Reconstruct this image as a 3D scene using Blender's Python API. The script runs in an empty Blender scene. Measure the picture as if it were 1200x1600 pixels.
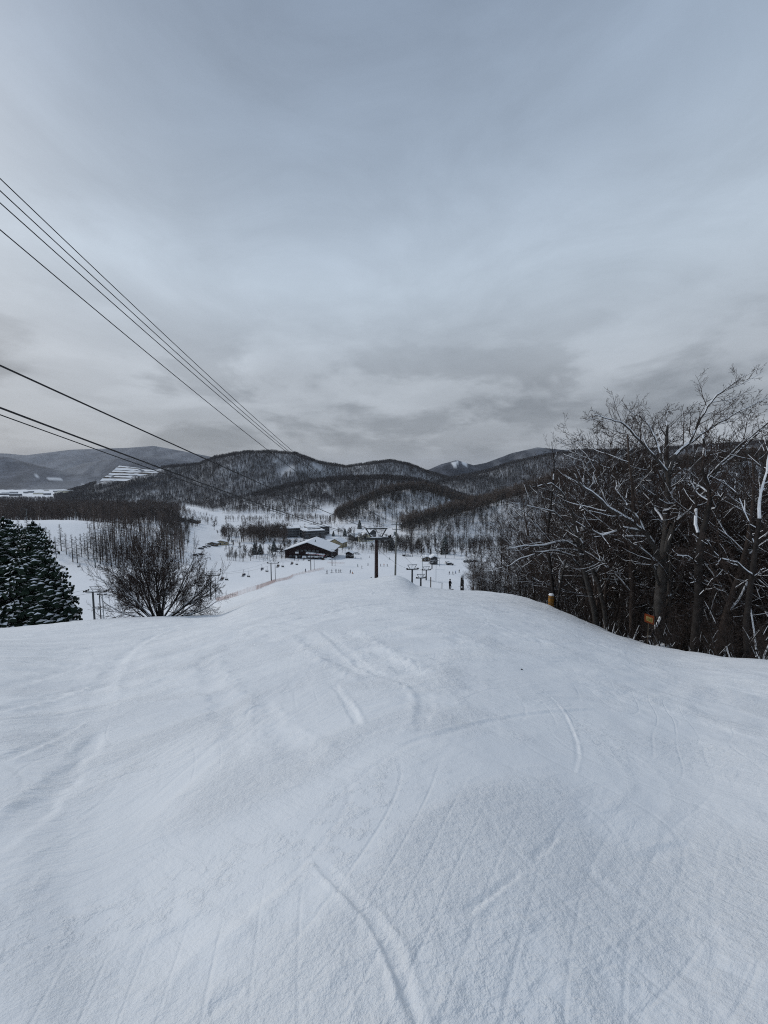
import bpy, math, random
import numpy as np
from mathutils import Vector, Matrix

# ------------------------------------------------------------------ camera, sky, sun, exposure
sc = bpy.context.scene
F, PITCH = 600.0, math.radians(4.76)
cam_d = bpy.data.cameras.new('camera'); cam = bpy.data.objects.new('camera', cam_d)
sc.collection.objects.link(cam); sc.camera = cam
cam_d.sensor_fit = 'VERTICAL'; cam_d.sensor_height = 36.0; cam_d.lens = 36.0 * F / 1600.0
cam_d.clip_start = 0.1; cam_d.clip_end = 60000
cam.rotation_euler = (math.radians(90) - PITCH, 0, 0)

SUN_EL, SUN_AZ = math.radians(34), math.radians(-62)      # azimuth from +Y towards +X
world = bpy.data.worlds.new('World'); sc.world = world; world.use_nodes = True
wn, wl = world.node_tree.nodes, world.node_tree.links
wn.clear()
def N(t, **kw):
    n = wn.new(t)
    for k, v in kw.items(): setattr(n, k, v)
    return n
w_out = N('ShaderNodeOutputWorld'); w_bg = N('ShaderNodeBackground'); w_bg.inputs['Strength'].default_value = 0.1
sky = N('ShaderNodeTexSky'); sky.sky_type = 'NISHITA'; sky.sun_disc = False
sky.sun_elevation = SUN_EL; sky.sun_rotation = SUN_AZ; sky.air_density = 1.0; sky.dust_density = 2.0
w_tc = N('ShaderNodeTexCoord'); w_sep = N('ShaderNodeSeparateXYZ')
wl.new(w_tc.outputs['Generated'], w_sep.inputs[0])
def wmath(op, a, b=None, c=None, clamp=False):
    m = N('ShaderNodeMath', operation=op); m.use_clamp = clamp
    for i, v in enumerate((a, b, c)):
        if v is None: continue
        if isinstance(v, (int, float)): m.inputs[i].default_value = v
        else: wl.new(v, m.inputs[i])
    return m.outputs[0]
def wramp(fac, stops):
    r = N('ShaderNodeValToRGB'); e = r.color_ramp.elements
    while len(e) < len(stops): e.new(0.5)
    for el, (p, c) in zip(e, stops):
        el.position = p; el.color = (c[0], c[1], c[2], 1) if len(c) == 3 else c
    wl.new(fac, r.inputs[0]); return r.outputs[0]
zc = wmath('MAXIMUM', w_sep.outputs['Z'], 0.0)
den = wmath('ADD', zc, 0.16)
cmb = N('ShaderNodeCombineXYZ')
wl.new(wmath('DIVIDE', w_sep.outputs['X'], den), cmb.inputs[0])
wl.new(wmath('DIVIDE', w_sep.outputs['Y'], den), cmb.inputs[1])
wl.new(wmath('MULTIPLY', zc, 1.5), cmb.inputs[2])
def wnoise(vec, scale, detail, rough, off=(0, 0, 0), dist=0.0):
    mp = N('ShaderNodeMapping'); mp.inputs['Location'].default_value = off
    wl.new(vec, mp.inputs[0])
    n = N('ShaderNodeTexNoise'); n.inputs['Scale'].default_value = scale; n.inputs['Detail'].default_value = detail
    n.inputs['Roughness'].default_value = rough; n.inputs['Distortion'].default_value = dist
    wl.new(mp.outputs[0], n.inputs['Vector']); return n.outputs[0]
def smooth(v, lo, hi):
    m = N('ShaderNodeMapRange'); m.interpolation_type = 'SMOOTHSTEP'
    m.inputs['From Min'].default_value = lo; m.inputs['From Max'].default_value = hi
    wl.new(v, m.inputs['Value']); return m.outputs['Result']
def wmix(fac, a, b):
    m = N('ShaderNodeMix', data_type='RGBA')
    for s, v in ((m.inputs[0], fac), (m.inputs[6], a), (m.inputs[7], b)):
        if isinstance(v, (int, float)): s.default_value = v
        elif isinstance(v, tuple): s.default_value = (*v, 1)
        else: wl.new(v, s)
    return m.outputs[2]
# overcast layer: colour by height above the horizon, the same all round, plus cloud structure
lay = wramp(zc, [(0.0, (.37, .39, .42)), (0.10, (.45, .475, .51)), (0.24, (.53, .575, .625)), (0.42, (.53, .615, .705)), (0.62, (.39, .475, .585)), (0.82, (.275, .35, .465))])
big = wnoise(cmb.outputs[0], 0.55, 4, 0.5, (3.1, 1.7, 0))
fine = wnoise(cmb.outputs[0], 1.5, 7, 0.55, (7.3, 2.2, 0.4), 0.35)
low = wnoise(cmb.outputs[0], 1.25, 8, 0.52, (2.9, 5.2, 2.0), 0.3)
v1 = wmath('MULTIPLY_ADD', big, 0.42, 0.79)
v2 = wmath('MULTIPLY_ADD', fine, 0.34, 0.83)
lowband = wmath('SUBTRACT', 1.0, smooth(zc, 0.06, 0.40))
dark = wmath('MULTIPLY', smooth(low, 0.47, 0.62), lowband)
v3 = wmath('SUBTRACT', 1.0, wmath('MULTIPLY', dark, 0.16))
sq = N('ShaderNodeMapping'); sq.inputs['Scale'].default_value = (1, 1, 2.6); wl.new(w_tc.outputs['Generated'], sq.inputs[0])
puff = wnoise(sq.outputs[0], 3.2, 8, 0.55, (0.7, 3.3, 1.1), 0.25)
band = wmath('MULTIPLY', smooth(zc, 0.03, 0.10), wmath('SUBTRACT', 1.0, smooth(zc, 0.16, 0.42)))
v4 = wmath('SUBTRACT', 1.0, wmath('MULTIPLY', wmath('MULTIPLY', smooth(puff, 0.47, 0.60), band), 0.36))
wisp = wnoise(sq.outputs[0], 2.4, 8, 0.6, (5.2, 1.3, 0.2), 0.6)
v5 = wmath('MULTIPLY_ADD', wisp, 0.56, 0.72)
vv = wmath('MULTIPLY', wmath('MULTIPLY', v1, v2), wmath('MULTIPLY', v3, wmath('MULTIPLY', v4, v5)))
sc_n = N('ShaderNodeVectorMath', operation='SCALE'); wl.new(lay, sc_n.inputs[0])
wl.new(wmath('MULTIPLY', vv, 9.4), sc_n.inputs['Scale'])
skyc = wmix(0.90, sky.outputs[0], sc_n.outputs[0])
wl.new(skyc, w_bg.inputs['Color']); wl.new(w_bg.outputs[0], w_out.inputs[0])

sun_d = bpy.data.lights.new('sun', 'SUN'); sun = bpy.data.objects.new('sun', sun_d); sc.collection.objects.link(sun)
sun_d.energy = 1.25; sun_d.angle = math.radians(14); sun_d.color = (1.0, 0.96, 0.90)
sdir = Vector((math.sin(SUN_AZ) * math.cos(SUN_EL), math.cos(SUN_AZ) * math.cos(SUN_EL), math.sin(SUN_EL)))
sun.rotation_euler = sdir.to_track_quat('Z', 'Y').to_euler()

sc.view_settings.view_transform = 'Standard'; sc.view_settings.look = 'None'
sc.view_settings.exposure = 0.0; sc.view_settings.gamma = 1.0; sc.view_settings.use_curve_mapping = False
sc.render.engine = 'CYCLES'
sc.cycles.max_bounces = 6; sc.cycles.diffuse_bounces = 3; sc.cycles.volume_bounces = 1
sc.cycles.use_denoising = False; sc.cycles.use_adaptive_sampling = False
sc.cycles.filter_width = 1.1

rnd = random.Random(7)
rng = np.random.default_rng(11)

# ------------------------------------------------------------------ photograph geometry -> metres
def tn(py):                      # downward slope of the ray through image row py
    return np.tan(np.arctan((np.asarray(py, float) - 800.0) / F) + PITCH)
def sx(px, py):                  # x / y of the ray through a pixel
    return (np.asarray(px, float) - 600.0) / F * (math.cos(PITCH) + tn(py) * math.sin(PITCH))
def P(px, py, y):                # world point seen at a pixel, y metres ahead
    return Vector((float(sx(px, py)) * y, y, -float(tn(py)) * y))

# ------------------------------------------------------------------ numpy noise
def _h(ix, iy, seed):
    n = (ix.astype(np.int64) * 374761393 + iy.astype(np.int64) * 668265263 + seed * 1442695041) & 0xFFFFFFFF
    n = ((n ^ (n >> 13)) * 1274126177) & 0xFFFFFFFF
    n = n ^ (n >> 16)
    return (n & 0xFFFF) / 65535.0
def vn(x, y, seed=0):
    ix, iy = np.floor(x), np.floor(y); fx, fy = x - ix, y - iy
    fx = fx * fx * fx * (fx * (fx * 6 - 15) + 10); fy = fy * fy * fy * (fy * (fy * 6 - 15) + 10)
    a, b = _h(ix, iy, seed), _h(ix + 1, iy, seed); c, d = _h(ix, iy + 1, seed), _h(ix + 1, iy + 1, seed)
    return (a + (b - a) * fx) * (1 - fy) + (c + (d - c) * fx) * fy
def fbm(x, y, o=4, seed=0):
    s, a, t = 0.0, 1.0, 0.0
    for i in range(o):
        s = s + a * vn(x * 2 ** i + 17.3 * i, y * 2 ** i - 9.1 * i, seed + i); t += a; a *= 0.5
    return s / t
def sst(v, lo, hi):
    u = np.clip((v - lo) / (hi - lo), 0, 1); return u * u * (3 - 2 * u)

# ------------------------------------------------------------------ terrain
FAR = [(520, -71), (1200, -82), (2700, -96), (6000, -104), (20000, -110)]
LEFT = [(60, -26), (100, -41.5), (140, -46), (240, -53)]
def knoll(zk): return LEFT + [(307, zk), (345, zk - 2.5), (450, -50), (760, -56), (1000, -80), (1500, -86), (2700, -96), (20000, -110)]
COLS = [  # px, py of the brow, its distance, then the ground beyond it
    (-500, 990, 20, knoll(-33)), (-250, 985, 22, knoll(-33)), (0, 981, 25, knoll(-33.2)), (80, 973, 27, knoll(-33.2)), (130, 968, 29, knoll(-33.2)),
    (200, 963, 31, knoll(-38)), (250, 961, 33, knoll(-48)),
    (300, 960, 36, [(60, -23), (100, -36), (129, -42), (220, -52), (305, -56), (345, -60), (450, -63), (760, -64), (1200, -82), (2700, -96), (20000, -110)]),
    (345, 957, 41, [(100, -32.5), (129, -41.2), (210, -52), (300, -62), (400, -68)] + FAR),
    (385, 937, 60, [(129, -37.5), (168, -46), (208, -52), (300, -63.5), (400, -68)] + FAR),
    (430, 921, 60, [(100, -28), (168, -44.9), (208, -51), (300, -64), (400, -68)] + FAR),
    (500, 912, 60, [(100, -27.5), (168, -42.5), (208, -49.2), (318, -66.2), (400, -68)] + FAR),
    (560, 905.5, 60, [(90, -25.3), (133, -37), (204, -49.2), (318, -66.6), (400, -69)] + FAR),
    (585, 903, 60, [(90, -26), (133, -38), (204, -49.4), (318, -66.6), (400, -69)] + FAR),
    (600, 899.5, 64, [(90, -26.3), (133, -38.4), (204, -49.6), (318, -66.6), (400, -69)] + FAR),
    (620, 897.5, 66, [(90, -26.8), (133, -38.6), (204, -49.8), (318, -66.6), (400, -69)] + FAR),
    (636, 903, 64, [(90, -27.5), (133, -39), (204, -50), (318, -66.6), (400, -69)] + FAR),
    (650, 914, 61, [(90, -28), (133, -39.5), (204, -50.5), (318, -66), (400, -69)] + FAR),
    (703, 920, 66, [(90, -29.5), (133, -40.5), (204, -51.5), (300, -63), (360, -67)] + FAR),
    (760, 922, 58, [(80, -27), (130, -42), (204, -54), (300, -64), (360, -68)] + FAR),
    (800, 927, 51, [(70, -25), (120, -42), (204, -56), (300, -65)] + FAR),
    (830, 934, 46, [(66, -25), (110, -42), (204, -57), (300, -66)] + FAR),
    (860, 944, 40, [(60, -24), (100, -41), (200, -58), (300, -66)] + FAR),
    (900, 961, 34, [(52, -22), (95, -41), (200, -59), (300, -66)] + FAR),
    (940, 979, 29.5, [(46, -21), (88, -41), (200, -60), (300, -66)] + FAR),
    (1000, 1000, 25, [(40, -20), (80, -41), (200, -60), (300, -66)] + FAR),
    (1060, 1013, 21, [(36, -19), (74, -40), (160, -58), (300, -66)] + FAR),
    (1100, 1019, 19, [(32, -17), (68, -38), (140, -56), (300, -66)] + FAR),
    (1200, 1029, 16, [(30, -17), (60, -36), (120, -54), (250, -64)] + FAR),
    (1500, 1045, 13, [(26, -15), (52, -31), (110, -50), (250, -64)] + FAR),
    (1900, 1050, 12, [(26, -15), (52, -31), (110, -50), (250, -64)] + FAR)]
TH_MAX = 67.0
TH = np.linspace(-TH_MAX, TH_MAX, 537); LR = np.linspace(math.log(0.5), math.log(20000), 500)
def build_grid():
    col_s, rows = [], []
    yy = np.exp(LR)
    S_ = np.array([float(sx(c[0], c[1])) for c in COLS]); A_ = np.array([float(tn(c[1])) - 1.6 / c[2] for c in COLS])
    m_ = np.abs(S_) < 1.3; cf = np.polyfit(S_[m_], A_[m_], 4)
    for (px, py, yc, kn), s_, a0_ in zip(COLS, S_, A_):
        t = float(tn(py)); a = float(np.polyval(cf, np.clip(s_, -1.1, 1.1)))
        ks = [(0.3, -1.6 - a * 0.3), (yc * .5, -1.6 - a * yc * .5), (yc, -t * yc)] + [k for k in kn if k[0] > yc]
        lx = np.log([k[0] for k in ks]); zz = np.array([k[1] for k in ks])
        # interpolate z/y against log y, which keeps straight slopes straight
        near = -1.6 - a * yy + (-t * yc + 1.6 + a * yc) * sst(yy / yc, .30, 1.0)
        z = np.where(yy <= yc, near, np.interp(yy, [k[0] for k in ks], zz))
        rows.append(z); col_s.append(float(sx(px, py)))
    col_s = np.array(col_s); rows = np.array(rows)
    G = np.zeros((len(TH), len(LR)))
    R = np.exp(LR)
    for i, th in enumerate(TH):
        s = math.tan(math.radians(th)); y = R * math.cos(math.radians(th)); ly = np.log(y)
        k = int(np.clip(np.searchsorted(col_s, s) - 1, 0, len(col_s) - 2))
        w = np.clip((s - col_s[k]) / (col_s[k + 1] - col_s[k]), 0, 1)
        z0 = np.interp(ly, LR, rows[k]); z1 = np.interp(ly, LR, rows[k + 1])
        G[i] = z0 * (1 - w) + z1 * w
    def blur(A, ax, n):
        k = np.hanning(n + 2)[1:-1]; k /= k.sum()
        return np.apply_along_axis(lambda v: np.convolve(np.pad(v, n // 2, mode='edge'), k, mode='valid'), ax, A)
    # blur z / r (angles), so near slopes keep their value
    A = (G + 1.6) / R
    A = blur(A, 0, 9); A = blur(A, 1, 7)
    return A * R - 1.6
GRID = build_grid()
def base_h(x, y):
    r = np.maximum(np.hypot(x, y), 0.5); th = np.degrees(np.arctan2(x, y))
    u = (np.clip(th, -TH_MAX, TH_MAX) + TH_MAX) / (TH[1] - TH[0]); v = (np.log(r) - LR[0]) / (LR[1] - LR[0])
    i = np.clip(u.astype(int), 0, len(TH) - 2); j = np.clip(v.astype(int), 0, len(LR) - 2)
    fu, fv = np.clip(u - i, 0, 1), np.clip(v - j, 0, 1)
    g = (GRID[i, j] * (1 - fu) + GRID[i + 1, j] * fu) * (1 - fv) + (GRID[i, j + 1] * (1 - fu) + GRID[i + 1, j + 1] * fu) * fv
    back = np.clip(-1.6 - 0.25 * y - 0.05 * np.abs(x), -90, 90)
    w = sst(np.abs(th), TH_MAX - 2, 100)
    return g * (1 - w) + back * w

def hl(y, pts, front, back, tree=0.0, warp=0.0, name='hill'):
    s = np.array([float(sx(px, py)) for px, py in pts]); z = np.array([-float(tn(py)) * y - tree for px, py in pts])
    return dict(y=y, s=s, z=z, front=front, back=back, warp=warp, name=name)
HILLS = [
    hl(10500, [(-900, 700), (-300, 690), (-100, 702), (40, 712), (110, 703), (200, 700), (240, 697), (290, 706), (340, 716), (420, 735), (600, 760)], 3000, 3500, 0, 900, 'distant_mountain'),
    hl(7000, [(-700, 705), (-200, 712), (0, 722), (90, 738), (130, 724), (180, 716), (240, 713), (300, 722), (360, 735), (500, 760)], 1200, 2500, 0, 600, 'distant_mountain'),
    hl(4800, [(-900, 690), (-300, 694), (-60, 704), (0, 713), (50, 724), (100, 737), (160, 745), (260, 742), (330, 752), (450, 765)], 950, 1500, 0, 250, 'far_ridge'),
    hl(1800, [(60, 790), (110, 769), (150, 756), (200, 741), (260, 731), (310, 727), (335, 717), (380, 709), (425, 708), (462, 711), (500, 725), (540, 731), (585, 725), (612, 722), (640, 728), (665, 738), (700, 748), (760, 768), (860, 780)], 620, 700, 0, 130, 'wooded_hill'),
    hl(1120, [(190, 806), (260, 795), (330, 786), (400, 775), (450, 762), (490, 754), (540, 750), (600, 748), (650, 752), (700, 770), (760, 790)], 380, 330, 0, 90, 'wooded_spur'),
    hl(690, [(495, 828), (530, 805), (570, 786), (600, 772), (638, 764), (670, 768), (700, 778), (740, 792), (790, 806), (900, 820)], 160, 200, 0, 30, 'wooded_spur'),
    hl(500, [(560, 846), (625, 832), (680, 815), (740, 796), (800, 777), (860, 759), (920, 747), (1000, 737), (1100, 727), (1200, 717), (1500, 700), (1900, 700)], 115, 220, 0, 25, 'snowy_ridge'),
    hl(1750, [(560, 775), (690, 752), (730, 744), (760, 738), (800, 725), (850, 714), (900, 707), (1000, 706), (1100, 699), (1200, 692), (1400, 688), (1900, 690)], 600, 800, 0, 120, 'wooded_hill'),
    hl(3300, [(600, 750), (660, 738), (690, 725), (714, 719), (740, 727), (760, 723), (800, 708), (840, 699), (880, 703), (1000, 702), (1300, 700)], 700, 800, 0, 200, 'far_ridge'),
]
def ground(x, y, want_id=False):
    x = np.asarray(x, float); y = np.asarray(y, float)
    b = base_h(x, y); out = b.copy(); idx = np.full(b.shape, -1)
    ys = np.maximum(y, 1.0); s = np.clip(x / ys, -4, 4)
    for k, h in enumerate(HILLS):
        yr = h['y'] + h['warp'] * (fbm(s * 3.0 + k * 5, s * 0 + k, 2, 40 + k) - 0.5) * 2
        yr = np.where(y > 0, yr, 1e9)
        z = np.interp(s, h['s'], h['z']); w = sst(s, h['s'][0] - .08, h['s'][0] + .02) * (1 - sst(s, h['s'][-1] - .02, h['s'][-1] + .4))
        z = z * yr / h['y']
        d = y - yr
        u = np.where(d < 0, -d / h['front'], d / h['back'])
        q = np.clip(u, 0, 1); prof = (0.5 + 0.5 * np.cos(math.pi * q)) ** 0.85
        g = 1 + (fbm(x / (h['front'] * .45), y / (h['front'] * 1.1), 4, 70 + k) - 0.5) * 0.75 * sst(q, 0.05, .4)
        v = b + np.maximum(z - b, 0) * prof * g * w
        v = np.where(y > 200, v, -1e9)
        take = v > out + 1.0
        idx = np.where(take, k, idx); out = np.maximum(out, v)
    return (out, idx) if want_id else out
def gz(x, y): return float(ground(np.array([x]), np.array([y]))[0])
_YS = np.exp(np.linspace(math.log(1.0), math.log(15000), 2600))
def hit(px, py):                 # where the ray through a pixel meets the ground
    t = float(tn(py)); s = float(sx(px, py))
    z = ground(s * _YS, _YS); k = np.argmax(z >= -t * _YS)
    if k == 0: k = len(_YS) - 1
    y = _YS[k]; return Vector((s * y, y, float(z[k])))
# what the ground nearer the camera hides
_vt = np.radians(np.linspace(-66, 66, 661)); _vr = np.exp(np.linspace(math.log(3), math.log(15000), 700))
_X, _Y = np.outer(np.sin(_vt), _vr), np.outer(np.cos(_vt), _vr)
VT = np.maximum.accumulate(ground(_X, _Y) / _Y, axis=1)
def visible(x, y, ztop, slack=0.004):
    th = np.arctan2(x, y); r = np.hypot(x, y) * 0.985
    i = np.clip(np.round((th - _vt[0]) / (_vt[1] - _vt[0])).astype(int), 0, len(_vt) - 1)
    j = np.clip(((np.log(r) - math.log(3)) / (math.log(15000) - math.log(3)) * 699).astype(int), 0, 699)
    return ztop / y > VT[i, j] - slack

# ------------------------------------------------------------------ materials
def mat(name, col, rough=0.85, spec=0.2, var=0.0, scale=5.0, metal=0.0, bump=0.0, bscale=30.0):
    m = bpy.data.materials.new(name); m.use_nodes = True
    nt = m.node_tree; b = nt.nodes['Principled BSDF']
    b.inputs['Base Color'].default_value = (*col, 1); b.inputs['Roughness'].default_value = rough
    b.inputs['Specular IOR Level'].default_value = spec; b.inputs['Metallic'].default_value = metal
    if var or bump:
        tc = nt.nodes.new('ShaderNodeTexCoord'); n = nt.nodes.new('ShaderNodeTexNoise')
        n.inputs['Scale'].default_value = scale; n.inputs['Detail'].default_value = 5
        nt.links.new(tc.outputs['Object'], n.inputs['Vector'])
        mr = nt.nodes.new('ShaderNodeMapRange'); mr.inputs['To Min'].default_value = 1 - var; mr.inputs['To Max'].default_value = 1 + var
        mr.inputs['From Min'].default_value = .25; mr.inputs['From Max'].default_value = .75
        nt.links.new(n.outputs[0], mr.inputs['Value'])
        vm = nt.nodes.new('ShaderNodeVectorMath'); vm.operation = 'SCALE'; vm.inputs[0].default_value = col
        nt.links.new(mr.outputs[0], vm.inputs['Scale']); nt.links.new(vm.outputs[0], b.inputs['Base Color'])
        if bump:
            n2 = nt.nodes.new('ShaderNodeTexNoise'); n2.inputs['Scale'].default_value = bscale; n2.inputs['Detail'].default_value = 4
            nt.links.new(tc.outputs['Object'], n2.inputs['Vector'])
            bm_ = nt.nodes.new('ShaderNodeBump'); bm_.inputs['Strength'].default_value = bump; bm_.inputs['Distance'].default_value = 0.03
            nt.links.new(n2.outputs[0], bm_.inputs['Height']); nt.links.new(bm_.outputs[0], b.inputs['Normal'])
    return m
M = {}
M['snow'] = mat('snow', (.80, .82, .85), .75, .15, .04, 2.0, 0, .5, 12)
M['bark'] = mat('bark', (.030, .026, .024), .9, .1, .45, 3.0, 0, .8, 18)
M['bark_grey'] = mat('bark_grey', (.065, .060, .056), .9, .1, .4, 3.0, 0, .8, 18)
M['bark_brown'] = mat('bark_brown', (.075, .059, .051), .9, .1, .4, 3.0, 0, .8, 18)
M['twig'] = mat('twig', (.058, .044, .039), .9, .05, .35, 1.0)
M['needle'] = mat('needle', (.014, .024, .016), .85, .1, .5, 1.5)
M['rust'] = mat('rust_brown_paint', (.035, .014, .011), .6, .3, .35, 3.0)
M['steel'] = mat('dark_steel', (.045, .05, .055), .5, .4, .2, 4.0, .3)
M['galv'] = mat('galvanised_steel', (.16, .19, .20), .5, .4, .2, 4.0, .4)
M['rubber'] = mat('rubber', (.015, .015, .016), .8, .2)
M['wood'] = mat('weathered_wood', (.11, .09, .07), .9, .1, .35, 4.0)
M['concrete'] = mat('concrete_pole', (.16, .16, .145), .85, .2, .25, 3.0)
M['cable'] = mat('cable', (.02, .02, .022), .6, .3)
M['orange'] = mat('orange_pad', (.26, .12, .02), .7, .2, .45, 5.0)
M['net'] = mat('orange_net', (.62, .46, .42), .8, .1)
M['signred'] = mat('sign_orange', (.30, .06, .015), .6, .2, .25, 9)
M['signyel'] = mat('sign_yellow', (.50, .34, .12), .5, .3)
M['signolive'] = mat('sign_print', (.22, .20, .03), .6, .2)
M['lodge'] = mat('dark_red_boards', (.016, .007, .007), .8, .15, .3, 1.2)
M['lodgetrim'] = mat('dark_trim', (.015, .012, .012), .8, .2)
M['red'] = mat('red_board', (.30, .02, .03), .6, .2)
M['pink'] = mat('pink_banner', (.55, .25, .28), .7, .2)
M['white'] = mat('white_paint', (.70, .70, .70), .6, .3, .05, 2)
M['beige'] = mat('beige_render', (.34, .29, .18), .85, .15, .12, 1.0)
M['ochre'] = mat('ochre_boards', (.20, .14, .06), .85, .15, .2, 1.0)
M['darkwall'] = mat('dark_grey_cladding', (.035, .038, .045), .7, .3, .2, .8)
M['greyband'] = mat('grey_spandrel', (.13, .14, .15), .7, .3, .1, .8)
M['cream'] = mat('cream_render', (.48, .46, .36), .85, .2, .08, 1.0)
M['glass'] = mat('dark_glass', (.02, .025, .03), .15, .6)
M['solar'] = mat('solar_glass', (.03, .035, .045), .2, .6)
M['paneltrim'] = mat('roof_metal', (.05, .05, .055), .5, .4)
M['stone'] = mat('dark_stone', (.04, .04, .045), .9, .1, .3, 9)
M['skin'] = mat('skin', (.45, .27, .2), .6, .3)
CLOTH = {}
def cloth(n, c):
    if n not in CLOTH: CLOTH[n] = mat(n + '_cloth', c, .85, .15, .15, 6)
    return CLOTH[n]
for n, c in dict(black=(.012, .012, .014), navy=(.02, .03, .07), red=(.30, .03, .03), blue=(.03, .10, .30), grey=(.12, .12, .13), olive=(.08, .08, .04),
                 orange=(.5, .16, .03), green=(.03, .16, .09), white=(.6, .6, .6), brown=(.08, .045, .03), purple=(.12, .05, .18), teal=(.03, .18, .2)).items(): cloth(n, c)

# far-tree materials: colour differs from tree to tree
def wood_mat(name, c1, c2):
    m = bpy.data.materials.new(name); m.use_nodes = True; nt = m.node_tree; b = nt.nodes['Principled BSDF']
    oi = nt.nodes.new('ShaderNodeObjectInfo'); r = nt.nodes.new('ShaderNodeValToRGB')
    r.color_ramp.elements[0].color = (*c1, 1); r.color_ramp.elements[1].color = (*c2, 1)
    nt.links.new(oi.outputs['Random'], r.inputs[0]); nt.links.new(r.outputs[0], b.inputs['Base Color'])
    b.inputs['Roughness'].default_value = .9; b.inputs['Specular IOR Level'].default_value = .1
    return m
M['wood_dark'] = wood_mat('far_bark_dark', (.030, .026, .025), (.085, .070, .064))
M['wood_brown'] = wood_mat('far_bark_brown', (.050, .041, .037), (.125, .096, .082))
M['wood_tan'] = wood_mat('far_bark_tan', (.085, .068, .058), (.19, .150, .126))
M['wood_grey'] = wood_mat('far_bark_grey', (.035, .031, .029), (.10, .088, .078))

# piste snow: world-space grain, scraped streaks and crumbs as fine relief
def piste_mat():
    m = bpy.data.materials.new('piste_snow'); m.use_nodes = True; nt = m.node_tree; L = nt.links; b = nt.nodes['Principled BSDF']
    b.inputs['Roughness'].default_value = .65; b.inputs['Specular IOR Level'].default_value = .2
    tc = nt.nodes.new('ShaderNodeTexCoord')
    def nz(scale, detail, rough=.5, rot=0, st=(1, 1, 1), dist=0):
        m0 = nt.nodes.new('ShaderNodeMapping'); m0.inputs['Rotation'].default_value = (0, 0, rot); L.new(tc.outputs['Object'], m0.inputs[0])
        mp = nt.nodes.new('ShaderNodeMapping'); mp.inputs['Scale'].default_value = st
        L.new(m0.outputs[0], mp.inputs[0]); n = nt.nodes.new('ShaderNodeTexNoise'); n.inputs['Scale'].default_value = scale
        n.inputs['Detail'].default_value = detail; n.inputs['Roughness'].default_value = rough; n.inputs['Distortion'].default_value = dist
        L.new(mp.outputs[0], n.inputs[0]); return n.outputs[0]
    def mr(v, a, b_, c=0, d=1):
        n = nt.nodes.new('ShaderNodeMapRange'); n.interpolation_type = 'SMOOTHSTEP'
        for k, q in zip(('From Min', 'From Max', 'To Min', 'To Max'), (a, b_, c, d)): n.inputs[k].default_value = q
        L.new(v, n.inputs['Value']); return n.outputs[0]
    def mt(op, a, b_=None):
        n = nt.nodes.new('ShaderNodeMath'); n.operation = op
        for i, v in enumerate((a, b_)):
            if v is None: continue
            if isinstance(v, (int, float)): n.inputs[i].default_value = v
            else: L.new(v, n.inputs[i])
        return n.outputs[0]
    crumbs = mt('MULTIPLY', nz(13, 6, .68, 0, (1, 1, 1), .1), mr(nz(.55, 4, .6, .5, (1, .6, 1), .8), .44, .66))
    st1 = mt('MULTIPLY', nz(4.5, 6, .62, .9, (2.4, .6, 1), .4), mr(nz(.5, 3), .42, .62))
    st2 = mt('MULTIPLY', nz(4.5, 6, .62, -.95, (2.4, .55, 1), .4), mr(nz(.45, 3, .5, 2), .45, .6))
    grain = nz(60, 3, .6)
    mid = nz(2.2, 4, .5, .3, (1, .5, 1))
    h = mt('ADD', mt('MULTIPLY', crumbs, 1.8), mt('MULTIPLY', st1, .9))
    h = mt('ADD', h, mt('MULTIPLY', st2, .8)); h = mt('ADD', h, mt('MULTIPLY', grain, .14)); h = mt('ADD', h, mt('MULTIPLY', mid, .9))
    def contour(scale, rot, st, mult, width, mscale, mo):
        v = mt('FRACT', mt('MULTIPLY', nz(scale, 1.5, .4, rot, st, .0), mult))
        d_ = mt('ABSOLUTE', mt('SUBTRACT', v, .5)); return mt('MULTIPLY', mr(d_, 0, width, -1, 0), mr(nz(mscale, 3, .6, mo, (1, .6, 1), .5), .46, .60))
    for a_ in ((.22, .35, (1, .30, 1), 60, .09, .42, 1.0), (.26, -.5, (1, .28, 1), 52, .08, .38, 2.0), (.20, .95, (1, .35, 1), 56, .08, .5, .2)):
        h = mt('ADD', h, mt('MULTIPLY', contour(*a_), .15))
    clump = mt('MULTIPLY', mr(nz(9, 5, .65), .46, .70), mr(nz(.9, 4, .6, .9, (1, .5, 1), .5), .46, .66)); h = mt('ADD', h, mt('MULTIPLY', clump, .35))
    bu = nt.nodes.new('ShaderNodeBump'); bu.inputs['Strength'].default_value = .55; bu.inputs['Distance'].default_value = .045
    L.new(h, bu.inputs['Height']); L.new(bu.outputs[0], b.inputs['Normal'])
    cr = nt.nodes.new('ShaderNodeMix'); cr.data_type = 'RGBA'
    cr.inputs[6].default_value = (.76, .785, .815, 1); cr.inputs[7].default_value = (.84, .86, .88, 1)
    L.new(mr(nz(.7, 5, .6, .4, (1, .5, 1), .6), .35, .65), cr.inputs[0]); L.new(cr.outputs[2], b.inputs['Base Color'])
    return m
M['piste'] = piste_mat()
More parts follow.
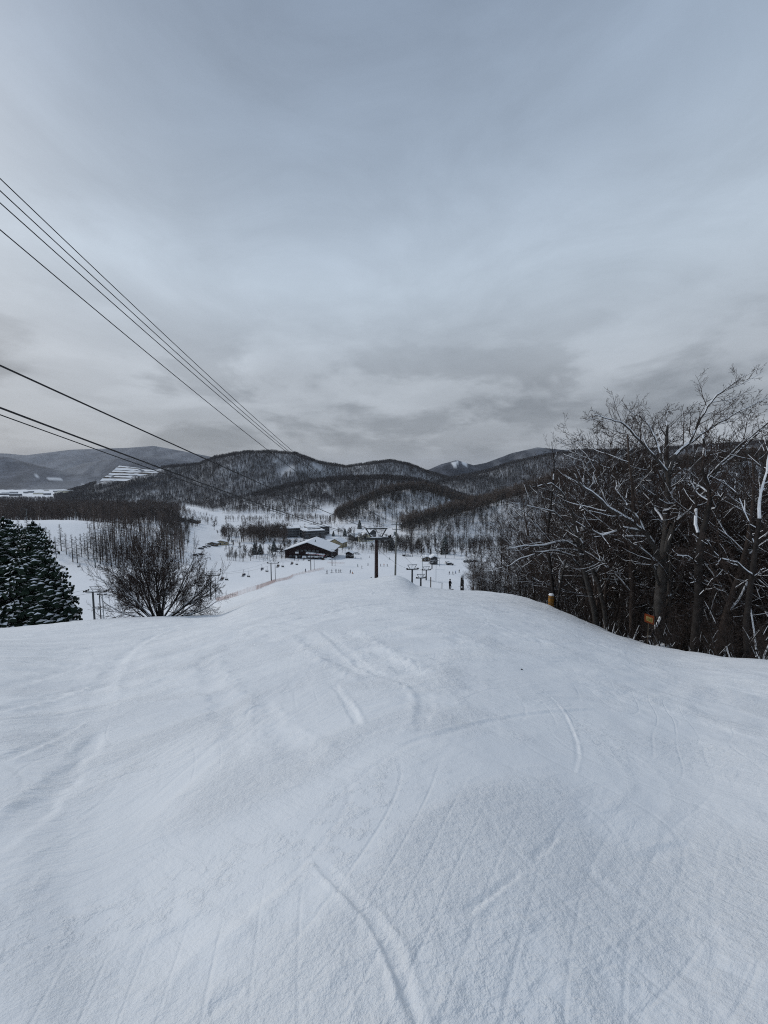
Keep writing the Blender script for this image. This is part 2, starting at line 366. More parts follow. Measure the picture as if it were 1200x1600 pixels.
# far ground: snow, with woodland cover given by an attribute
def cover_mat():
    m = bpy.data.materials.new('snow_and_woodland'); m.use_nodes = True; nt = m.node_tree; L = nt.links; b = nt.nodes['Principled BSDF']
    b.inputs['Roughness'].default_value = .85; b.inputs['Specular IOR Level'].default_value = .1
    at = nt.nodes.new('ShaderNodeAttribute'); at.attribute_name = 'woodland'
    tc = nt.nodes.new('ShaderNodeTexCoord'); n = nt.nodes.new('ShaderNodeTexNoise'); n.inputs['Scale'].default_value = .02; n.inputs['Detail'].default_value = 8; n.inputs['Roughness'].default_value = .75
    L.new(tc.outputs['Object'], n.inputs[0])
    mr = nt.nodes.new('ShaderNodeMapRange'); mr.inputs['From Min'].default_value = .38; mr.inputs['From Max'].default_value = .62
    L.new(n.outputs[0], mr.inputs[0])
    wc = nt.nodes.new('ShaderNodeMix'); wc.data_type = 'RGBA'; wc.inputs[6].default_value = (.022, .024, .032, 1); wc.inputs[7].default_value = (.13, .14, .17, 1)
    n3 = nt.nodes.new('ShaderNodeTexNoise'); n3.inputs['Scale'].default_value = .0045; n3.inputs['Detail'].default_value = 9; n3.inputs['Roughness'].default_value = .7; n3.inputs['Distortion'].default_value = .4
    L.new(tc.outputs['Object'], n3.inputs[0]); m3 = nt.nodes.new('ShaderNodeMapRange'); m3.inputs['From Min'].default_value = .42; m3.inputs['From Max'].default_value = .62; L.new(n3.outputs[0], m3.inputs[0])
    mm = nt.nodes.new('ShaderNodeMath'); mm.operation = 'MULTIPLY'; L.new(mr.outputs[0], mm.inputs[0]); L.new(m3.outputs[0], mm.inputs[1])
    L.new(mm.outputs[0], wc.inputs[0])
    mx = nt.nodes.new('ShaderNodeMix'); mx.data_type = 'RGBA'; mx.inputs[6].default_value = (.80, .82, .85, 1)
    L.new(at.outputs['Fac'], mx.inputs[0]); L.new(wc.outputs[2], mx.inputs[7]); L.new(mx.outputs[2], b.inputs['Base Color'])
    n2 = nt.nodes.new('ShaderNodeTexNoise'); n2.inputs['Scale'].default_value = .4; n2.inputs['Detail'].default_value = 4
    L.new(tc.outputs['Object'], n2.inputs[0]); bu = nt.nodes.new('ShaderNodeBump'); bu.inputs['Strength'].default_value = .5; bu.inputs['Distance'].default_value = .5
    L.new(n2.outputs[0], bu.inputs['Height']); L.new(bu.outputs[0], b.inputs['Normal'])
    return m
M['cover'] = cover_mat()

# ------------------------------------------------------------------ object helpers
C = sc.collection
def setp(o, label=None, cat=None, group=None, kind=None):
    for k, v in (('label', label), ('category', cat), ('group', group), ('kind', kind)):
        if v: o[k] = v
    return o
def thing(name, label, cat, loc, rz=0, group=None, scale=1.0):
    o = bpy.data.objects.new(name, None); C.objects.link(o); o.empty_display_size = .3
    o.location = loc; o.rotation_euler = (0, 0, rz); o.scale = (scale,) * 3
    return setp(o, label, cat, group)
def mobj(name, me, parent=None):
    o = bpy.data.objects.new(name, me); C.objects.link(o)
    if name == 'snow_cover': o['kind'] = 'stuff'
    if parent: o.parent = parent
    return o
def dup(root, loc, rz=0, scale=1.0, label=None, group=None, tilt=(0, 0)):
    r = root.copy(); C.objects.link(r); r.location = loc; r.rotation_euler = (tilt[0], tilt[1], rz); r.scale = (scale,) * 3 if not hasattr(scale, '__len__') else scale
    setp(r, label, None, group)
    for ch in root.children:
        c = ch.copy(); C.objects.link(c); c.parent = r
        for g in ch.children:
            d = g.copy(); C.objects.link(d); d.parent = c
    return r
class MB:
    def __init__(s): s.v, s.f, s.m = [], [], []
    def add(s, vs, fs, mi=0):
        o = len(s.v); s.v += [tuple(v) for v in vs]; s.f += [tuple(i + o for i in f) for f in fs]; s.m += [mi] * len(fs); return s
    def box(s, c, d, rz=0, mi=0, taper=1.0):
        x, y, z = d[0] / 2, d[1] / 2, d[2] / 2; cs, sn = math.cos(rz), math.sin(rz); vs = []
        for k in (-1, 1):
            q = 1 if k < 0 else taper
            for a, b in ((-1, -1), (1, -1), (1, 1), (-1, 1)):
                X, Y = a * x * q, b * y * q; vs.append((c[0] + X * cs - Y * sn, c[1] + X * sn + Y * cs, c[2] + k * z))
        return s.add(vs, [(3, 2, 1, 0), (4, 5, 6, 7), (0, 1, 5, 4), (1, 2, 6, 5), (2, 3, 7, 6), (3, 0, 4, 7)], mi)
    def bar(s, a, b, r0, r1=None, n=6, mi=0, cap=True):
        return s.tube([a, b], [r0, r0 if r1 is None else r1], n, mi, cap)
    def tube(s, pts, rad, n=6, mi=0, cap=True):
        pts = [Vector(p) for p in pts]; vs, fs = [], []; prev = None
        for i, p in enumerate(pts):
            d = (pts[min(i + 1, len(pts) - 1)] - pts[max(i - 1, 0)])
            d = d.normalized() if d.length > 1e-9 else Vector((0, 0, 1))
            if prev is None: u = d.orthogonal().normalized()
            else:
                u = prev - d * prev.dot(d); u = u.normalized() if u.length > 1e-6 else d.orthogonal().normalized()
            prev = u; w = d.cross(u)
            for k in range(n):
                a = 2 * math.pi * k / n; vs.append(p + (u * math.cos(a) + w * math.sin(a)) * rad[i])
        for i in range(len(pts) - 1):
            for k in range(n):
                k2 = (k + 1) % n; fs.append((i * n + k, i * n + k2, (i + 1) * n + k2, (i + 1) * n + k))
        if cap:
            fs.append(tuple(range(n - 1, -1, -1))); fs.append(tuple((len(pts) - 1) * n + k for k in range(n)))
        return s.add(vs, fs, mi)
    def lathe(s, c, prof, n=12, mi=0, jit=0.0):
        vs, fs = [], []
        for r, z in prof:
            for k in range(n):
                a = 2 * math.pi * k / n; q = 1 + jit * (rnd.random() - .5)
                vs.append((c[0] + r * q * math.cos(a), c[1] + r * q * math.sin(a), c[2] + z))
        for i in range(len(prof) - 1):
            for k in range(n):
                k2 = (k + 1) % n; fs.append((i * n + k, i * n + k2, (i + 1) * n + k2, (i + 1) * n + k))
        fs.append(tuple(range(n - 1, -1, -1))); fs.append(tuple((len(prof) - 1) * n + k for k in range(n)))
        return s.add(vs, fs, mi)
    def poly(s, vs, mi=0): return s.add(vs, [tuple(range(len(vs)))], mi)
    def prism(s, prof, y0, y1, mi=0):     # profile in x,z extruded along y
        n = len(prof); vs = [(x, y0, z) for x, z in prof] + [(x, y1, z) for x, z in prof]
        fs = [tuple(range(n)), tuple(range(2 * n - 1, n - 1, -1))] + [(i, i + n, (i + 1) % n + n, (i + 1) % n) for i in range(n)]
        return s.add(vs, fs, mi)
    def mesh(s, name, mats, smooth=False):
        me = bpy.data.meshes.new(name); me.from_pydata(s.v, [], s.f)
        for m in (mats if isinstance(mats, (list, tuple)) else [mats]): me.materials.append(m)
        if any(s.m): me.polygons.foreach_set('material_index', s.m)
        if smooth: me.polygons.foreach_set('use_smooth', [True] * len(s.f))
        me.update(); return me
    def build(s, name, mats, parent=None, smooth=False): return mobj(name, s.mesh(name, mats, smooth), parent)
def grid_mesh(name, V, F4, mats, smooth=True):
    me = bpy.data.meshes.new(name); nv, nf = len(V), len(F4)
    me.vertices.add(nv); me.vertices.foreach_set('co', V.astype(np.float32).ravel())
    me.loops.add(nf * 4); me.loops.foreach_set('vertex_index', F4.astype(np.int32).ravel())
    me.polygons.add(nf); me.polygons.foreach_set('loop_start', np.arange(nf, dtype=np.int32) * 4)
    me.polygons.foreach_set('use_smooth', np.ones(nf, bool))
    for m in mats: me.materials.append(m)
    me.update(calc_edges=True); me.validate(); return me

# ------------------------------------------------------------------ ski tracks on the near slope
def densify(pts, step=0.25):
    out = []
    n = len(pts)
    for i in range(n - 1):       # Catmull-Rom through the given points
        p0, p1, p2, p3 = pts[max(i - 1, 0)], pts[i], pts[i + 1], pts[min(i + 2, n - 1)]
        m = max(2, min(24, int(math.dist(p1, p2) / step)))
        for k in range(m):
            t = k / m
            out.append(tuple(0.5 * (2 * p1[j] + (-p0[j] + p2[j]) * t + (2 * p0[j] - 5 * p1[j] + 4 * p2[j] - p3[j]) * t * t + (-p0[j] + 3 * p1[j] - 3 * p2[j] + p3[j]) * t ** 3) for j in (0, 1)))
    out.append(tuple(pts[-1])); return np.array(out)
TRACKS = []                      # (points, width, depth, berm side, berm height)
def tpx(px, w, dep, bs=0, bh=0.0):
    g = []
    for a, b in px:
        h = hit(a, b)
        if h.y < 100: g.append((h.x, h.y))
    if len(g) > 1: TRACKS.append((densify(g), w, dep, bs, bh))
tpx([(-40, 1335), (0, 1308), (55, 1265), (108, 1212), (140, 1165), (158, 1142)], .17, .060, 1, .02)
tpx([(152, 1130), (153, 1095), (165, 1062), (205, 1015), (262, 985), (340, 968)], .30, .07, -1, .05)
tpx([(-20, 1115), (60, 1095), (112, 1080), (150, 1066)], .22, .05, -1, .05)
tpx([(-20, 1080), (60, 1060), (110, 1045), (180, 1030)], .25, .035, -1, .03)
tpx([(-10, 1195), (70, 1160), (130, 1125)], .10, .03, -1, .03)
tpx([(395, 1010), (330, 1024), (322, 1050), (342, 1085), (360, 1120), (372, 1165), (385, 1215)], .30, .05, 1, .05)
tpx([(400, 1100), (430, 1150), (505, 1195)], .25, .035, 1, .03)
tpx([(520, 1070), (548, 1110), (560, 1135)], .08, .03, 1, .02)
tpx([(490, 1340), (548, 1400), (590, 1445), (625, 1520), (652, 1610)], .045, .022, -1, .035)
tpx([(575, 1430), (612, 1480), (640, 1560), (655, 1620)], .05, .014, 1, .02)
tpx([(725, 1428), (770, 1395), (815, 1362)], .035, .016, -1, .01)
tpx([(832, 1342), (850, 1325), (872, 1306)], .035, .016, -1, .01)
tpx([(325, 1583), (350, 1565), (382, 1553)], .05, .025, 1, .02)
tpx([(180, 1545), (240, 1500), (300, 1450), (380, 1410), (440, 1370)], .16, .015, -1, .02)
tpx([(500, 1580), (560, 1530), (640, 1480)], .08, .012, 1, .015)
tpx([(600, 1175), (680, 1150), (760, 1130), (850, 1115), (940, 1110)], .06, .010, 1, .02)
tpx([(690, 1010), (780, 1050), (860, 1090), (900, 1160), (893, 1215)], .035, .012, 1, .02)
tpx([(540, 985), (600, 1030), (680, 1060)], .35, .05, 1, .05)
tpx([(500, 985), (570, 1040), (650, 1075), (665, 1110), (640, 1180)], .15, .03, -1, .03)
tpx([(470, 990), (510, 1020), (590, 1060)], .3, .04, -1, .05)
tpx([(400, 985), (500, 960), (580, 945), (700, 945)], .3, .04, 1, .05)
tpx([(1000, 1345), (1040, 1330), (1090, 1320)], .06, .012, 1, .01)
tpx([(900, 1340), (960, 1400), (1040, 1440), (1200, 1480)], .08, .010, 1, .012)
_tr = random.Random(5); N_TRACED = len(TRACKS)
for k in range(300):              # turns left by other skiers
    y0 = 2.5 + 52 * _tr.random() ** 1.3; x0 = (_tr.random() * 2 - 1) * (y0 * .95 + 1.5)
    R_ = _tr.uniform(9, 30); a0 = _tr.uniform(-1.2, 1.2); sgn = _tr.choice((-1, 1)); Ln = _tr.uniform(6, 24)
    g = []; a = a0; x_, y_ = x0, y0
    for i in range(9):
        g.append((x_, y_)); x_ += math.sin(a) * Ln / 8; y_ += math.cos(a) * Ln / 8; a += sgn * Ln / 8 / R_
    D = densify(g, .7); w = _tr.uniform(.03, .055) * (1 + y0 / 16); dp = _tr.uniform(.008, .020) * (1 + y0 / 22)
    TRACKS.append((D, w, dp, sgn, dp * .8))
    if _tr.random() < .6:
        off = _tr.uniform(.16, .4) * (1 + y0 / 40)
        TRACKS.append((D + np.array([off, 0.1]), w, dp * .8, sgn, dp * .6))
def snow_relief(x, y):
    r = np.hypot(x, y); fade = 1 - sst(r, 70, 108)
    d = (fbm(x / 7, y / 10, 3, 3) - .5) * .11 * sst(r, 6, 24) + (fbm(x / 2.2, y / 4.0, 3, 5) - .5) * .07 * sst(r, 1.5, 10)
    a = math.radians(35); u, v = x * math.cos(a) + y * math.sin(a), -x * math.sin(a) + y * math.cos(a)
    d += (fbm(u / .7, v / 3.0, 3, 8) - .5) * .075 * sst(fbm(x / 5, y / 7, 2, 13), .42, .62) * sst(r, 2, 12)
    a = math.radians(-48); u, v = x * math.cos(a) + y * math.sin(a), -x * math.sin(a) + y * math.cos(a)
    d += (fbm(u / .7, v / 2.6, 3, 9) - .5) * .075 * sst(fbm(x / 6, y / 6, 2, 23), .45, .62) * sst(r, 2, 12)
    rough = sst(fbm(x / 2.2, y / 3.0, 3, 31), .46, .60)
    d += (rough * .9 + .15) * (fbm(x / .45, y / .5, 3, 33) - .5) * .085 * sst(r, 2, 10)
    for n_, (D, w, dep, bs, bh) in enumerate(TRACKS):
        rand_ = n_ >= N_TRACED
        pad = w * 4
        sel = np.nonzero((x > D[:, 0].min() - pad) & (x < D[:, 0].max() + pad) & (y > D[:, 1].min() - pad) & (y < D[:, 1].max() + pad))[0]
        if not len(sel): continue
        X, Y = x[sel], y[sel]; best = np.full(len(sel), 1e9); side = np.zeros(len(sel)); along = np.zeros(len(sel))
        for i in range(len(D) - 1):
            ax, ay = D[i]; bx, by = D[i + 1]; dx, dy = bx - ax, by - ay; LL = dx * dx + dy * dy + 1e-9
            t = np.clip(((X - ax) * dx + (Y - ay) * dy) / LL, 0, 1); ex, ey = X - ax - t * dx, Y - ay - t * dy
            q = ex * ex + ey * ey; m = q < best; best[m] = q[m]; side[m] = np.sign(dx * ey - dy * ex)[m]; along[m] = (i + t[m]) / (len(D) - 1)
        dist = np.sqrt(best); e = np.minimum(1, np.minimum(along, 1 - along) * 7)
        br = .55 + .9 * fbm(X / .6, Y / .6, 2, 51)
        dd = -.5 * dep * e * (1 - sst(dist + (fbm(X / .3, Y / .3, 2, 57) - .5) * w * .9, w * .1, w * .8)) * br
        sb = dist * side * (bs if bs else 1)
        dd += .5 * bh * e * np.exp(-((sb - w * .95) / (w * .38)) ** 2) * (0.3 + 1.5 * np.abs(fbm(X / .16, Y / .16, 2, 53) - .5) * 2)
        if rand_: dd *= .12 + .60 * sst(np.hypot(X, Y), 4, 22)
        d[sel] += dd
    return d * fade

# ------------------------------------------------------------------ ground sheets
def polar(th, R, H, dz=None):
    T, RR = np.meshgrid(np.radians(th), R, indexing='ij')
    X, Y = np.sin(T) * RR, np.cos(T) * RR
    return X, Y
def quads(nt, nr, wrap=True):
    i = np.arange(nt if wrap else nt - 1)[:, None]; j = np.arange(nr - 1)[None, :]
    i2 = (i + 1) % nt
    return np.stack([i * nr + j, i * nr + j + 1, i2 * nr + j + 1, i2 * nr + j], -1).reshape(-1, 4)[:, ::-1]
wide = np.arange(-176, -63, 4.0)
th_near = np.concatenate([wide, np.arange(-62, 62.01, .16), -wide[::-1]])
R_near = np.exp(np.linspace(math.log(.8), math.log(110), 640))
X, Y = polar(th_near, R_near, None); xf, yf = X.ravel(), Y.ravel()
Z = ground(xf, yf) + snow_relief(xf, yf)
V = np.stack([xf, yf, Z], 1); Fq = quads(len(th_near), len(R_near))
Vc = np.vstack([V, [[0, 0, -1.6]]])
slope = mobj('snow_slope', grid_mesh('snow_slope', V, Fq, [M['piste']]))
setp(slope, 'groomed snow slope marked with ski tracks falling away to the valley', None, None, 'structure')

th_far = np.concatenate([wide, np.arange(-62, 62.01, .25), -wide[::-1]])
R_far = np.concatenate([[108.0], np.exp(np.linspace(math.log(109.9), math.log(16000), 350))])
X, Y = polar(th_far, R_far, None); xf, yf = X.ravel(), Y.ravel()
Z, ID = ground(xf, yf, True)
Z = Z + np.where(np.hypot(xf, yf) < 109, -.5, 0) + (fbm(xf / 14, yf / 14, 3, 61) - .5) * 1.0 * sst(np.hypot(xf, yf), 112, 200) * (1 - sst(np.hypot(xf, yf), 3000, 5000))
def in_poly(px, py, poly):
    c = np.zeros(px.shape, bool); n = len(poly)
    for i in range(n):
        x1, y1 = poly[i]; x2, y2 = poly[(i + 1) % n]
        k = ((y1 > py) != (y2 > py)) & (px < (x2 - x1) * (py - y1) / (y2 - y1 + 1e-12) + x1); c ^= k
    return c
def to_px(x, y, z):
    d = y * math.cos(PITCH) - z * math.sin(PITCH); v = y * math.sin(PITCH) + z * math.cos(PITCH)
    return 600 + F * x / d, 800 - F * v / d
ppx, ppy = to_px(xf, np.maximum(yf, 1), Z)
wood = sst(yf, 2300, 3000) * (ID >= 0)
wood = np.where(ID >= 0, np.maximum(wood, sst(yf, 2300, 2600)), 0)
wood = np.where((yf > 4300) & (ID < 0), .9, wood)
wood = np.where(ID >= 0, np.maximum(wood, np.isin(ID, (3, 4, 7)) * (.42 + .3 * sst(fbm(xf / 60, yf / 120, 4, 95), .35, .6)) * sst(Z - base_h(xf, yf), 12, 30)), wood)
wood = np.where((ID == 5) & (Z - base_h(xf, yf) > 30), .15, wood)
wood = np.where((ID == 6) & (ppx < 900), .06, wood)
wood *= 1 - in_poly(ppx, ppy, [(54, 743), (75, 746), (108, 749), (78, 749.5)]) * .8
wood *= 1 - in_poly(ppx, ppy, [(118, 768), (128, 756), (133, 757), (124, 771)]) * .7
wood *= 1 - in_poly(ppx, ppy, [(703, 728), (707, 721), (716, 720), (713, 727)]) * .9
wood *= 1 - in_poly(ppx, ppy, [(720, 724), (722, 721), (730, 724), (728, 729)]) * .9
wood = np.where(yf > 2300, wood * (.89 + .11 * sst(fbm(xf / 160, yf / 600, 5, 91), .38, .56)), wood)
V = np.stack([xf, yf, Z], 1); Fq = quads(len(th_far), len(R_far))
fid = ID[Fq].max(axis=1)
names = {-1: ('valley_ground', 'flat snow covered valley floor below the piste')}
hill_labels = ['farthest pale mountain range fading into cloud on the left', 'blue grey mountain range in front of the palest range', 'dark wooded ridge behind the valley town on the left',
               'large round dark wooded hill behind the lodge', 'lower wooded spur whose pale foot faces the car park', 'round brown topped spur behind the first lift tower',
               'bright snowy ridge rising to the right behind the bare trees', 'dark wooded hill behind the bright snowy ridge', 'distant peak with small snow patches on the skyline']
for k in range(-1, len(HILLS)):
    sel = fid == k
    if not sel.any(): continue
    fs = Fq[sel]; u, inv = np.unique(fs, return_inverse=True)
    me = grid_mesh('ground', V[u], inv.reshape(-1, 4), [M['cover']])
    at = me.attributes.new('woodland', 'FLOAT', 'POINT'); at.data.foreach_set('value', wood[u].astype(np.float32))
    nm, lb = names[-1] if k < 0 else (HILLS[k]['name'], hill_labels[k])
    me.name = nm; setp(mobj(nm, me), lb, None, None, 'structure')

# ------------------------------------------------------------------ bare tree generator
class Chains:
    def __init__(s): s.c = []
def rv(r): 
    z = r.uniform(-1, 1); a = r.uniform(0, 2 * math.pi); q = math.sqrt(1 - z * z); return Vector((q * math.cos(a), q * math.sin(a), z))
def kids(T, pts, rad, L, lvl, p, r):
    if lvl + 1 >= len(p['n']) + 1: return
    n = p['n'][lvl]; n = max(1, int(round(n * r.uniform(.8, 1.2))))
    for k in range(n):
        t = p['t0'][lvl] + (0.99 - p['t0'][lvl]) * (k + r.random()) / n
        f = t * (len(pts) - 1); i = min(int(f), len(pts) - 2); w = f - i
        base = pts[i].lerp(pts[i + 1], w); rr = rad[i] * (1 - w) + rad[i + 1] * w
        d = (pts[i + 1] - pts[i]).normalized(); a = math.radians(r.uniform(*p['ang'][lvl]))
        side = rv(r); side = side - d * side.dot(d)
        if side.length < 1e-3: continue
        side.normalize(); side.z *= p.get('flat', 1.0); side.normalize()
        nd = (d * math.cos(a) + side * math.sin(a)).normalized()
        ll = L * p['ratio'][lvl] * r.uniform(.65, 1.15) * (1 - p.get('tipshort', .45) * t)
        grow(T, base, nd, ll, min(rr * .75, max(rr * p['rr'][lvl], p['rmin'])), lvl + 1, p, r)
def grow(T, pos, d, L, r0, lvl, p, r):
    n = p['seg'][min(lvl, len(p['seg']) - 1)]; pts = [pos.copy()]; rad = [r0]; d = d.copy()
    wg = p['wig'][min(lvl, len(p['wig']) - 1)]
    for i in range(n):
        d = (d + rv(r) * wg + Vector((0, 0, p['up'][min(lvl, len(p['up']) - 1)]))).normalized()
        pts.append(pts[-1] + d * (L / n)); rad.append(max(r0 * (1 - .8 * (i + 1) / n), p['rmin'] * .6))
    T.c.append((pts, rad, lvl)); kids(T, pts, rad, L, lvl, p, r)
def snow_on(mb, pts, rad, r, thr=.38, amt=1.0):
    for i in range(len(pts) - 1):
        a, b = pts[i], pts[i + 1]; d = b - a
        if d.length < 1e-4: continue
        d.normalize(); hz = math.sqrt(max(0, 1 - d.z * d.z))
        if hz < (thr if rad[i] < .11 else max(thr, .7)) or r.random() < .15: continue
        sd = d.cross(Vector((0, 0, 1))).normalized(); up = sd.cross(d)
        vs = []
        for q, rr in ((a, rad[i]), (b, rad[i + 1])):
            h = (.014 + .42 * rr) * hz * amt; w = rr * .92 + .005 * amt
            vs += [q - sd * w + up * rr * .30, q - sd * w * .5 + up * (rr * .85 + h), q + sd * w * .5 + up * (rr * .85 + h), q + sd * w + up * rr * .30]
        mb.add(vs, [(0, 4, 5, 1), (1, 5, 6, 2), (2, 6, 7, 3), (0, 1, 2, 3), (7, 6, 5, 4)])
def tree_meshes(name, T, r, bark='bark', snow_lv=3, amt=1.0, thr=.38, keep=(.75, .62, .35, .3)):
    tr, br, sn = MB(), MB(), MB()
    for pts, rad, lvl in T.c:
        if lvl == 0: tr.tube(pts, rad, 8, 0)
        else: br.tube(pts, rad, 5 if lvl == 1 else 3, 0 if lvl < 2 else 1, False)
        if lvl <= snow_lv and (lvl < 1 or r.random() < keep[min(lvl, 3)]): snow_on(sn, pts, rad, r, thr, amt)
    return [('trunk', tr.mesh(name + '_trunk', M[bark], True)), ('crown', br.mesh(name + '_crown', [M[bark], M['twig']], True))] + ([('snow_cover', sn.mesh(name + '_snow', M['snow']))] if sn.v else [])
def tree_obj(name, parts, label, loc, rz=0, group=None, scale=1.0, cat='tree'):
    t = thing(name, label, cat, loc, rz, group, scale)
    for n, me in parts: mobj(n, me, t)
    return t
PN = dict(n=[13, 7, 6, 3], t0=[.28, .18, .12, .1], ang=[(38, 68), (25, 60), (25, 60), (25, 60)], ratio=[.50, .52, .5, .5], rr=[.48, .5, .55, .6],
          rmin=.010, seg=[10, 11, 7, 4, 2], wig=[.09, .19, .20, .22, .25], up=[.06, .06, .04, .04, .03])
TREE_V = []
for k in range(7):
    r = random.Random(100 + k); T = Chains(); p = dict(PN); p['n'] = [15 + k % 3, 9, 6, 3]; p['rmin'] = .013
    H = 13.0
    if k % 3 == 2:               # forked trunk
        grow(T, Vector((0, 0, -.6)), Vector((-.12, .02, 1)), H * .95, .17, 0, p, r); grow(T, Vector((.15, 0, -.6)), Vector((.22, .05, 1)), H * .85, .14, 0, p, r)
    else: grow(T, Vector((0, 0, -.6)), Vector((r.uniform(-.12, .12), r.uniform(-.1, .1), 1)), H, .19, 0, p, r)
    TREE_V.append(tree_meshes('bare_tree', T, r, 'bark_brown' if k % 3 else 'bark_grey', 2, .8))
# thin saplings and brush
SAP_V = []
for k in range(4):
    r = random.Random(200 + k); T = Chains()
    p = dict(n=[9, 6, 4], t0=[.15, .15, .1], ang=[(25, 60), (25, 55), (25, 55)], ratio=[.42, .5, .5], rr=[.5, .55, .6], rmin=.009, seg=[6, 4, 3, 2], wig=[.12, .18, .22, .25], up=[.05, .04, .02, .02])
    for j in range(3): grow(T, Vector((r.uniform(-.5, .5), r.uniform(-.5, .5), -.4)), Vector((r.uniform(-.4, .4), r.uniform(-.4, .4), 1)), r.uniform(4, 6.5), .05, 0, p, r)
    SAP_V.append(tree_meshes('sapling', T, r, 'bark', 0, 1.0))

# hero trees: main limbs traced as real limbs at their distance
def limb(T, px, y0, y1, r0, r1, lvl, p, r, L=None, t0=None):
    n = len(px); pts = [P(a, b, y0 + (y1 - y0) * i / (n - 1)) for i, (a, b) in enumerate(px)]
    fine, rad = [], []
    for i in range(n - 1):
        for k in range(3):
            t = k / 3; fine.append(pts[i].lerp(pts[i + 1], t) + rv(r) * .05 * (lvl > 0)); rad.append(r0 + (r1 - r0) * (i + t) / (n - 1))
    fine.append(pts[-1]); rad.append(r1); org = T.org
    fine = [q - org for q in fine]; T.c.append((fine, rad, lvl))
    L = L or sum((pts[i + 1] - pts[i]).length for i in range(n - 1)); kids(T, fine, rad, L, lvl, p, r)
HP = dict(n=[3, 12, 7, 5], t0=[.55, .22, .15, .1], ang=[(40, 70), (28, 60), (28, 60), (25, 60)], ratio=[.18, .42, .5, .5], rr=[.4, .45, .55, .6],
          rmin=.011, seg=[9, 7, 7, 5, 3], wig=[.09, .13, .18, .2, .22], up=[.05, .05, .05, .04, .03], tipshort=.5)
def hero(name, basepx, y, limbs, label, seed, bark='bark_grey', group=None, HPx=HP):
    r = random.Random(seed); T = Chains(); T.org = P(*basepx, y); T.org.z = min(T.org.z, gz(T.org.x, T.org.y) + .1)
    for px, y0, y1, r0, r1, lvl in limbs: limb(T, px, y0, y1, r0, r1, lvl, HPx, r)
    return tree_obj(name, tree_meshes(name, T, r, bark, 2, 1.15, .30, (1, 1, .45, 0)), label, T.org, 0, group)
Y0 = 26.0
hero('bare_tree', (1032, 1012), Y0, [
    ([(1032, 1016), (1030, 985), (1030, 950), (1033, 915), (1037, 880)], Y0, Y0, .40, .31, 0),
    ([(1037, 885), (1038, 850), (1041, 800), (1044, 750), (1040, 700), (1043, 665)], Y0, Y0 + 1, .29, .07, 1),
    ([(1036, 888), (1022, 858), (1008, 832), (985, 815), (955, 797), (930, 775), (905, 755), (893, 735)], Y0, Y0 - 2.5, .20, .03, 1),
    ([(1007, 831), (990, 800), (975, 785), (963, 765), (962, 745)], Y0 - .6, Y0 + 1, .10, .02, 1),
    ([(1007, 832), (975, 825), (940, 838), (900, 815)], Y0 - .6, Y0 - 3, .11, .02, 1),
    ([(1042, 868), (1050, 835), (1058, 812), (1080, 795), (1098, 770), (1112, 765)], Y0, Y0 - 2, .12, .03, 1),
    ([(1040, 862), (1052, 812), (1066, 790), (1088, 768), (1105, 748), (1135, 722), (1170, 690), (1205, 655)], Y0, Y0 - 1, .19, .04, 1),
    ([(1108, 746), (1140, 712), (1175, 680), (1215, 650)], Y0 - .6, Y0 - 3, .08, .02, 1),
    ([(1044, 742), (1055, 712), (1078, 692), (1092, 662), (1105, 635), (1120, 618), (1145, 600), (1166, 585)], Y0, Y0 - 1.5, .11, .02, 1),
    ([(1078, 692), (1105, 672), (1135, 655), (1160, 640), (1198, 622)], Y0 - .4, Y0 - 2, .07, .015, 1),
    ([(1040, 735), (1020, 712), (1000, 688), (975, 663), (955, 655), (928, 648)], Y0, Y0 - 1, .10, .015, 1),
    ([(1035, 720), (1022, 682), (1012, 662), (1000, 652), (980, 640)], Y0, Y0 + 1.5, .07, .015, 1),
    ([(1036, 800), (1060, 788), (1040, 786), (1012, 768), (998, 755)], Y0 + .2, Y0 - 1.5, .07, .02, 1),
    ([(1030, 915), (1022, 890), (1018, 870), (1000, 855), (985, 848), (975, 840)], Y0 - .2, Y0 - 2, .10, .02, 1),
    ([(1034, 965), (1020, 990), (1010, 1003)], Y0 - .6, Y0 - .6, .10, .13, 1),
], 'largest bare tree with wide snow lined limbs behind the small orange sign', 31)
Y1 = 33.0
hero('bare_tree', (935, 988), Y1, [
    ([(934, 992), (928, 950), (918, 910), (908, 870), (902, 840), (900, 820)], Y1, Y1, .26, .20, 0),
    ([(900, 824), (905, 800), (912, 785), (916, 770), (935, 745)], Y1, Y1 + 1, .13, .04, 1),
    ([(900, 824), (892, 800), (885, 785), (878, 770), (862, 755), (840, 760)], Y1, Y1 - 2, .12, .03, 1),
    ([(900, 848), (880, 846), (850, 852), (820, 853), (793, 857)], Y1, Y1 - 3, .13, .03, 1),
    ([(902, 860), (870, 858), (845, 848), (820, 852)], Y1, Y1 - 1, .08, .02, 1),
    ([(905, 885), (890, 868), (870, 860), (845, 862), (815, 872), (790, 888)], Y1, Y1 - 3, .10, .02, 1),
    ([(898, 838), (882, 815), (865, 800), (835, 792), (800, 786)], Y1, Y1 - 2, .08, .02, 1),
    ([(908, 830), (915, 800), (910, 760), (918, 715)], Y1 + .3, Y1 + 2, .10, .02, 1),
], 'leaning grey tree with long snowy limbs reaching left over the piste edge', 32)
hero('bare_tree', (948, 992), Y1 - 1, [
    ([(950, 996), (944, 950), (934, 910), (922, 880), (912, 858)], Y1 - 1, Y1 - 1, .20, .13, 0),
    ([(912, 858), (902, 832), (896, 800), (890, 770)], Y1 - 1, Y1, .10, .03, 1),
    ([(930, 900), (945, 870), (952, 840), (965, 800)], Y1 - 1, Y1 - 2, .08, .02, 1),
], 'thin pale trunk beside the leaning grey tree', 33)
Y2 = 21.0
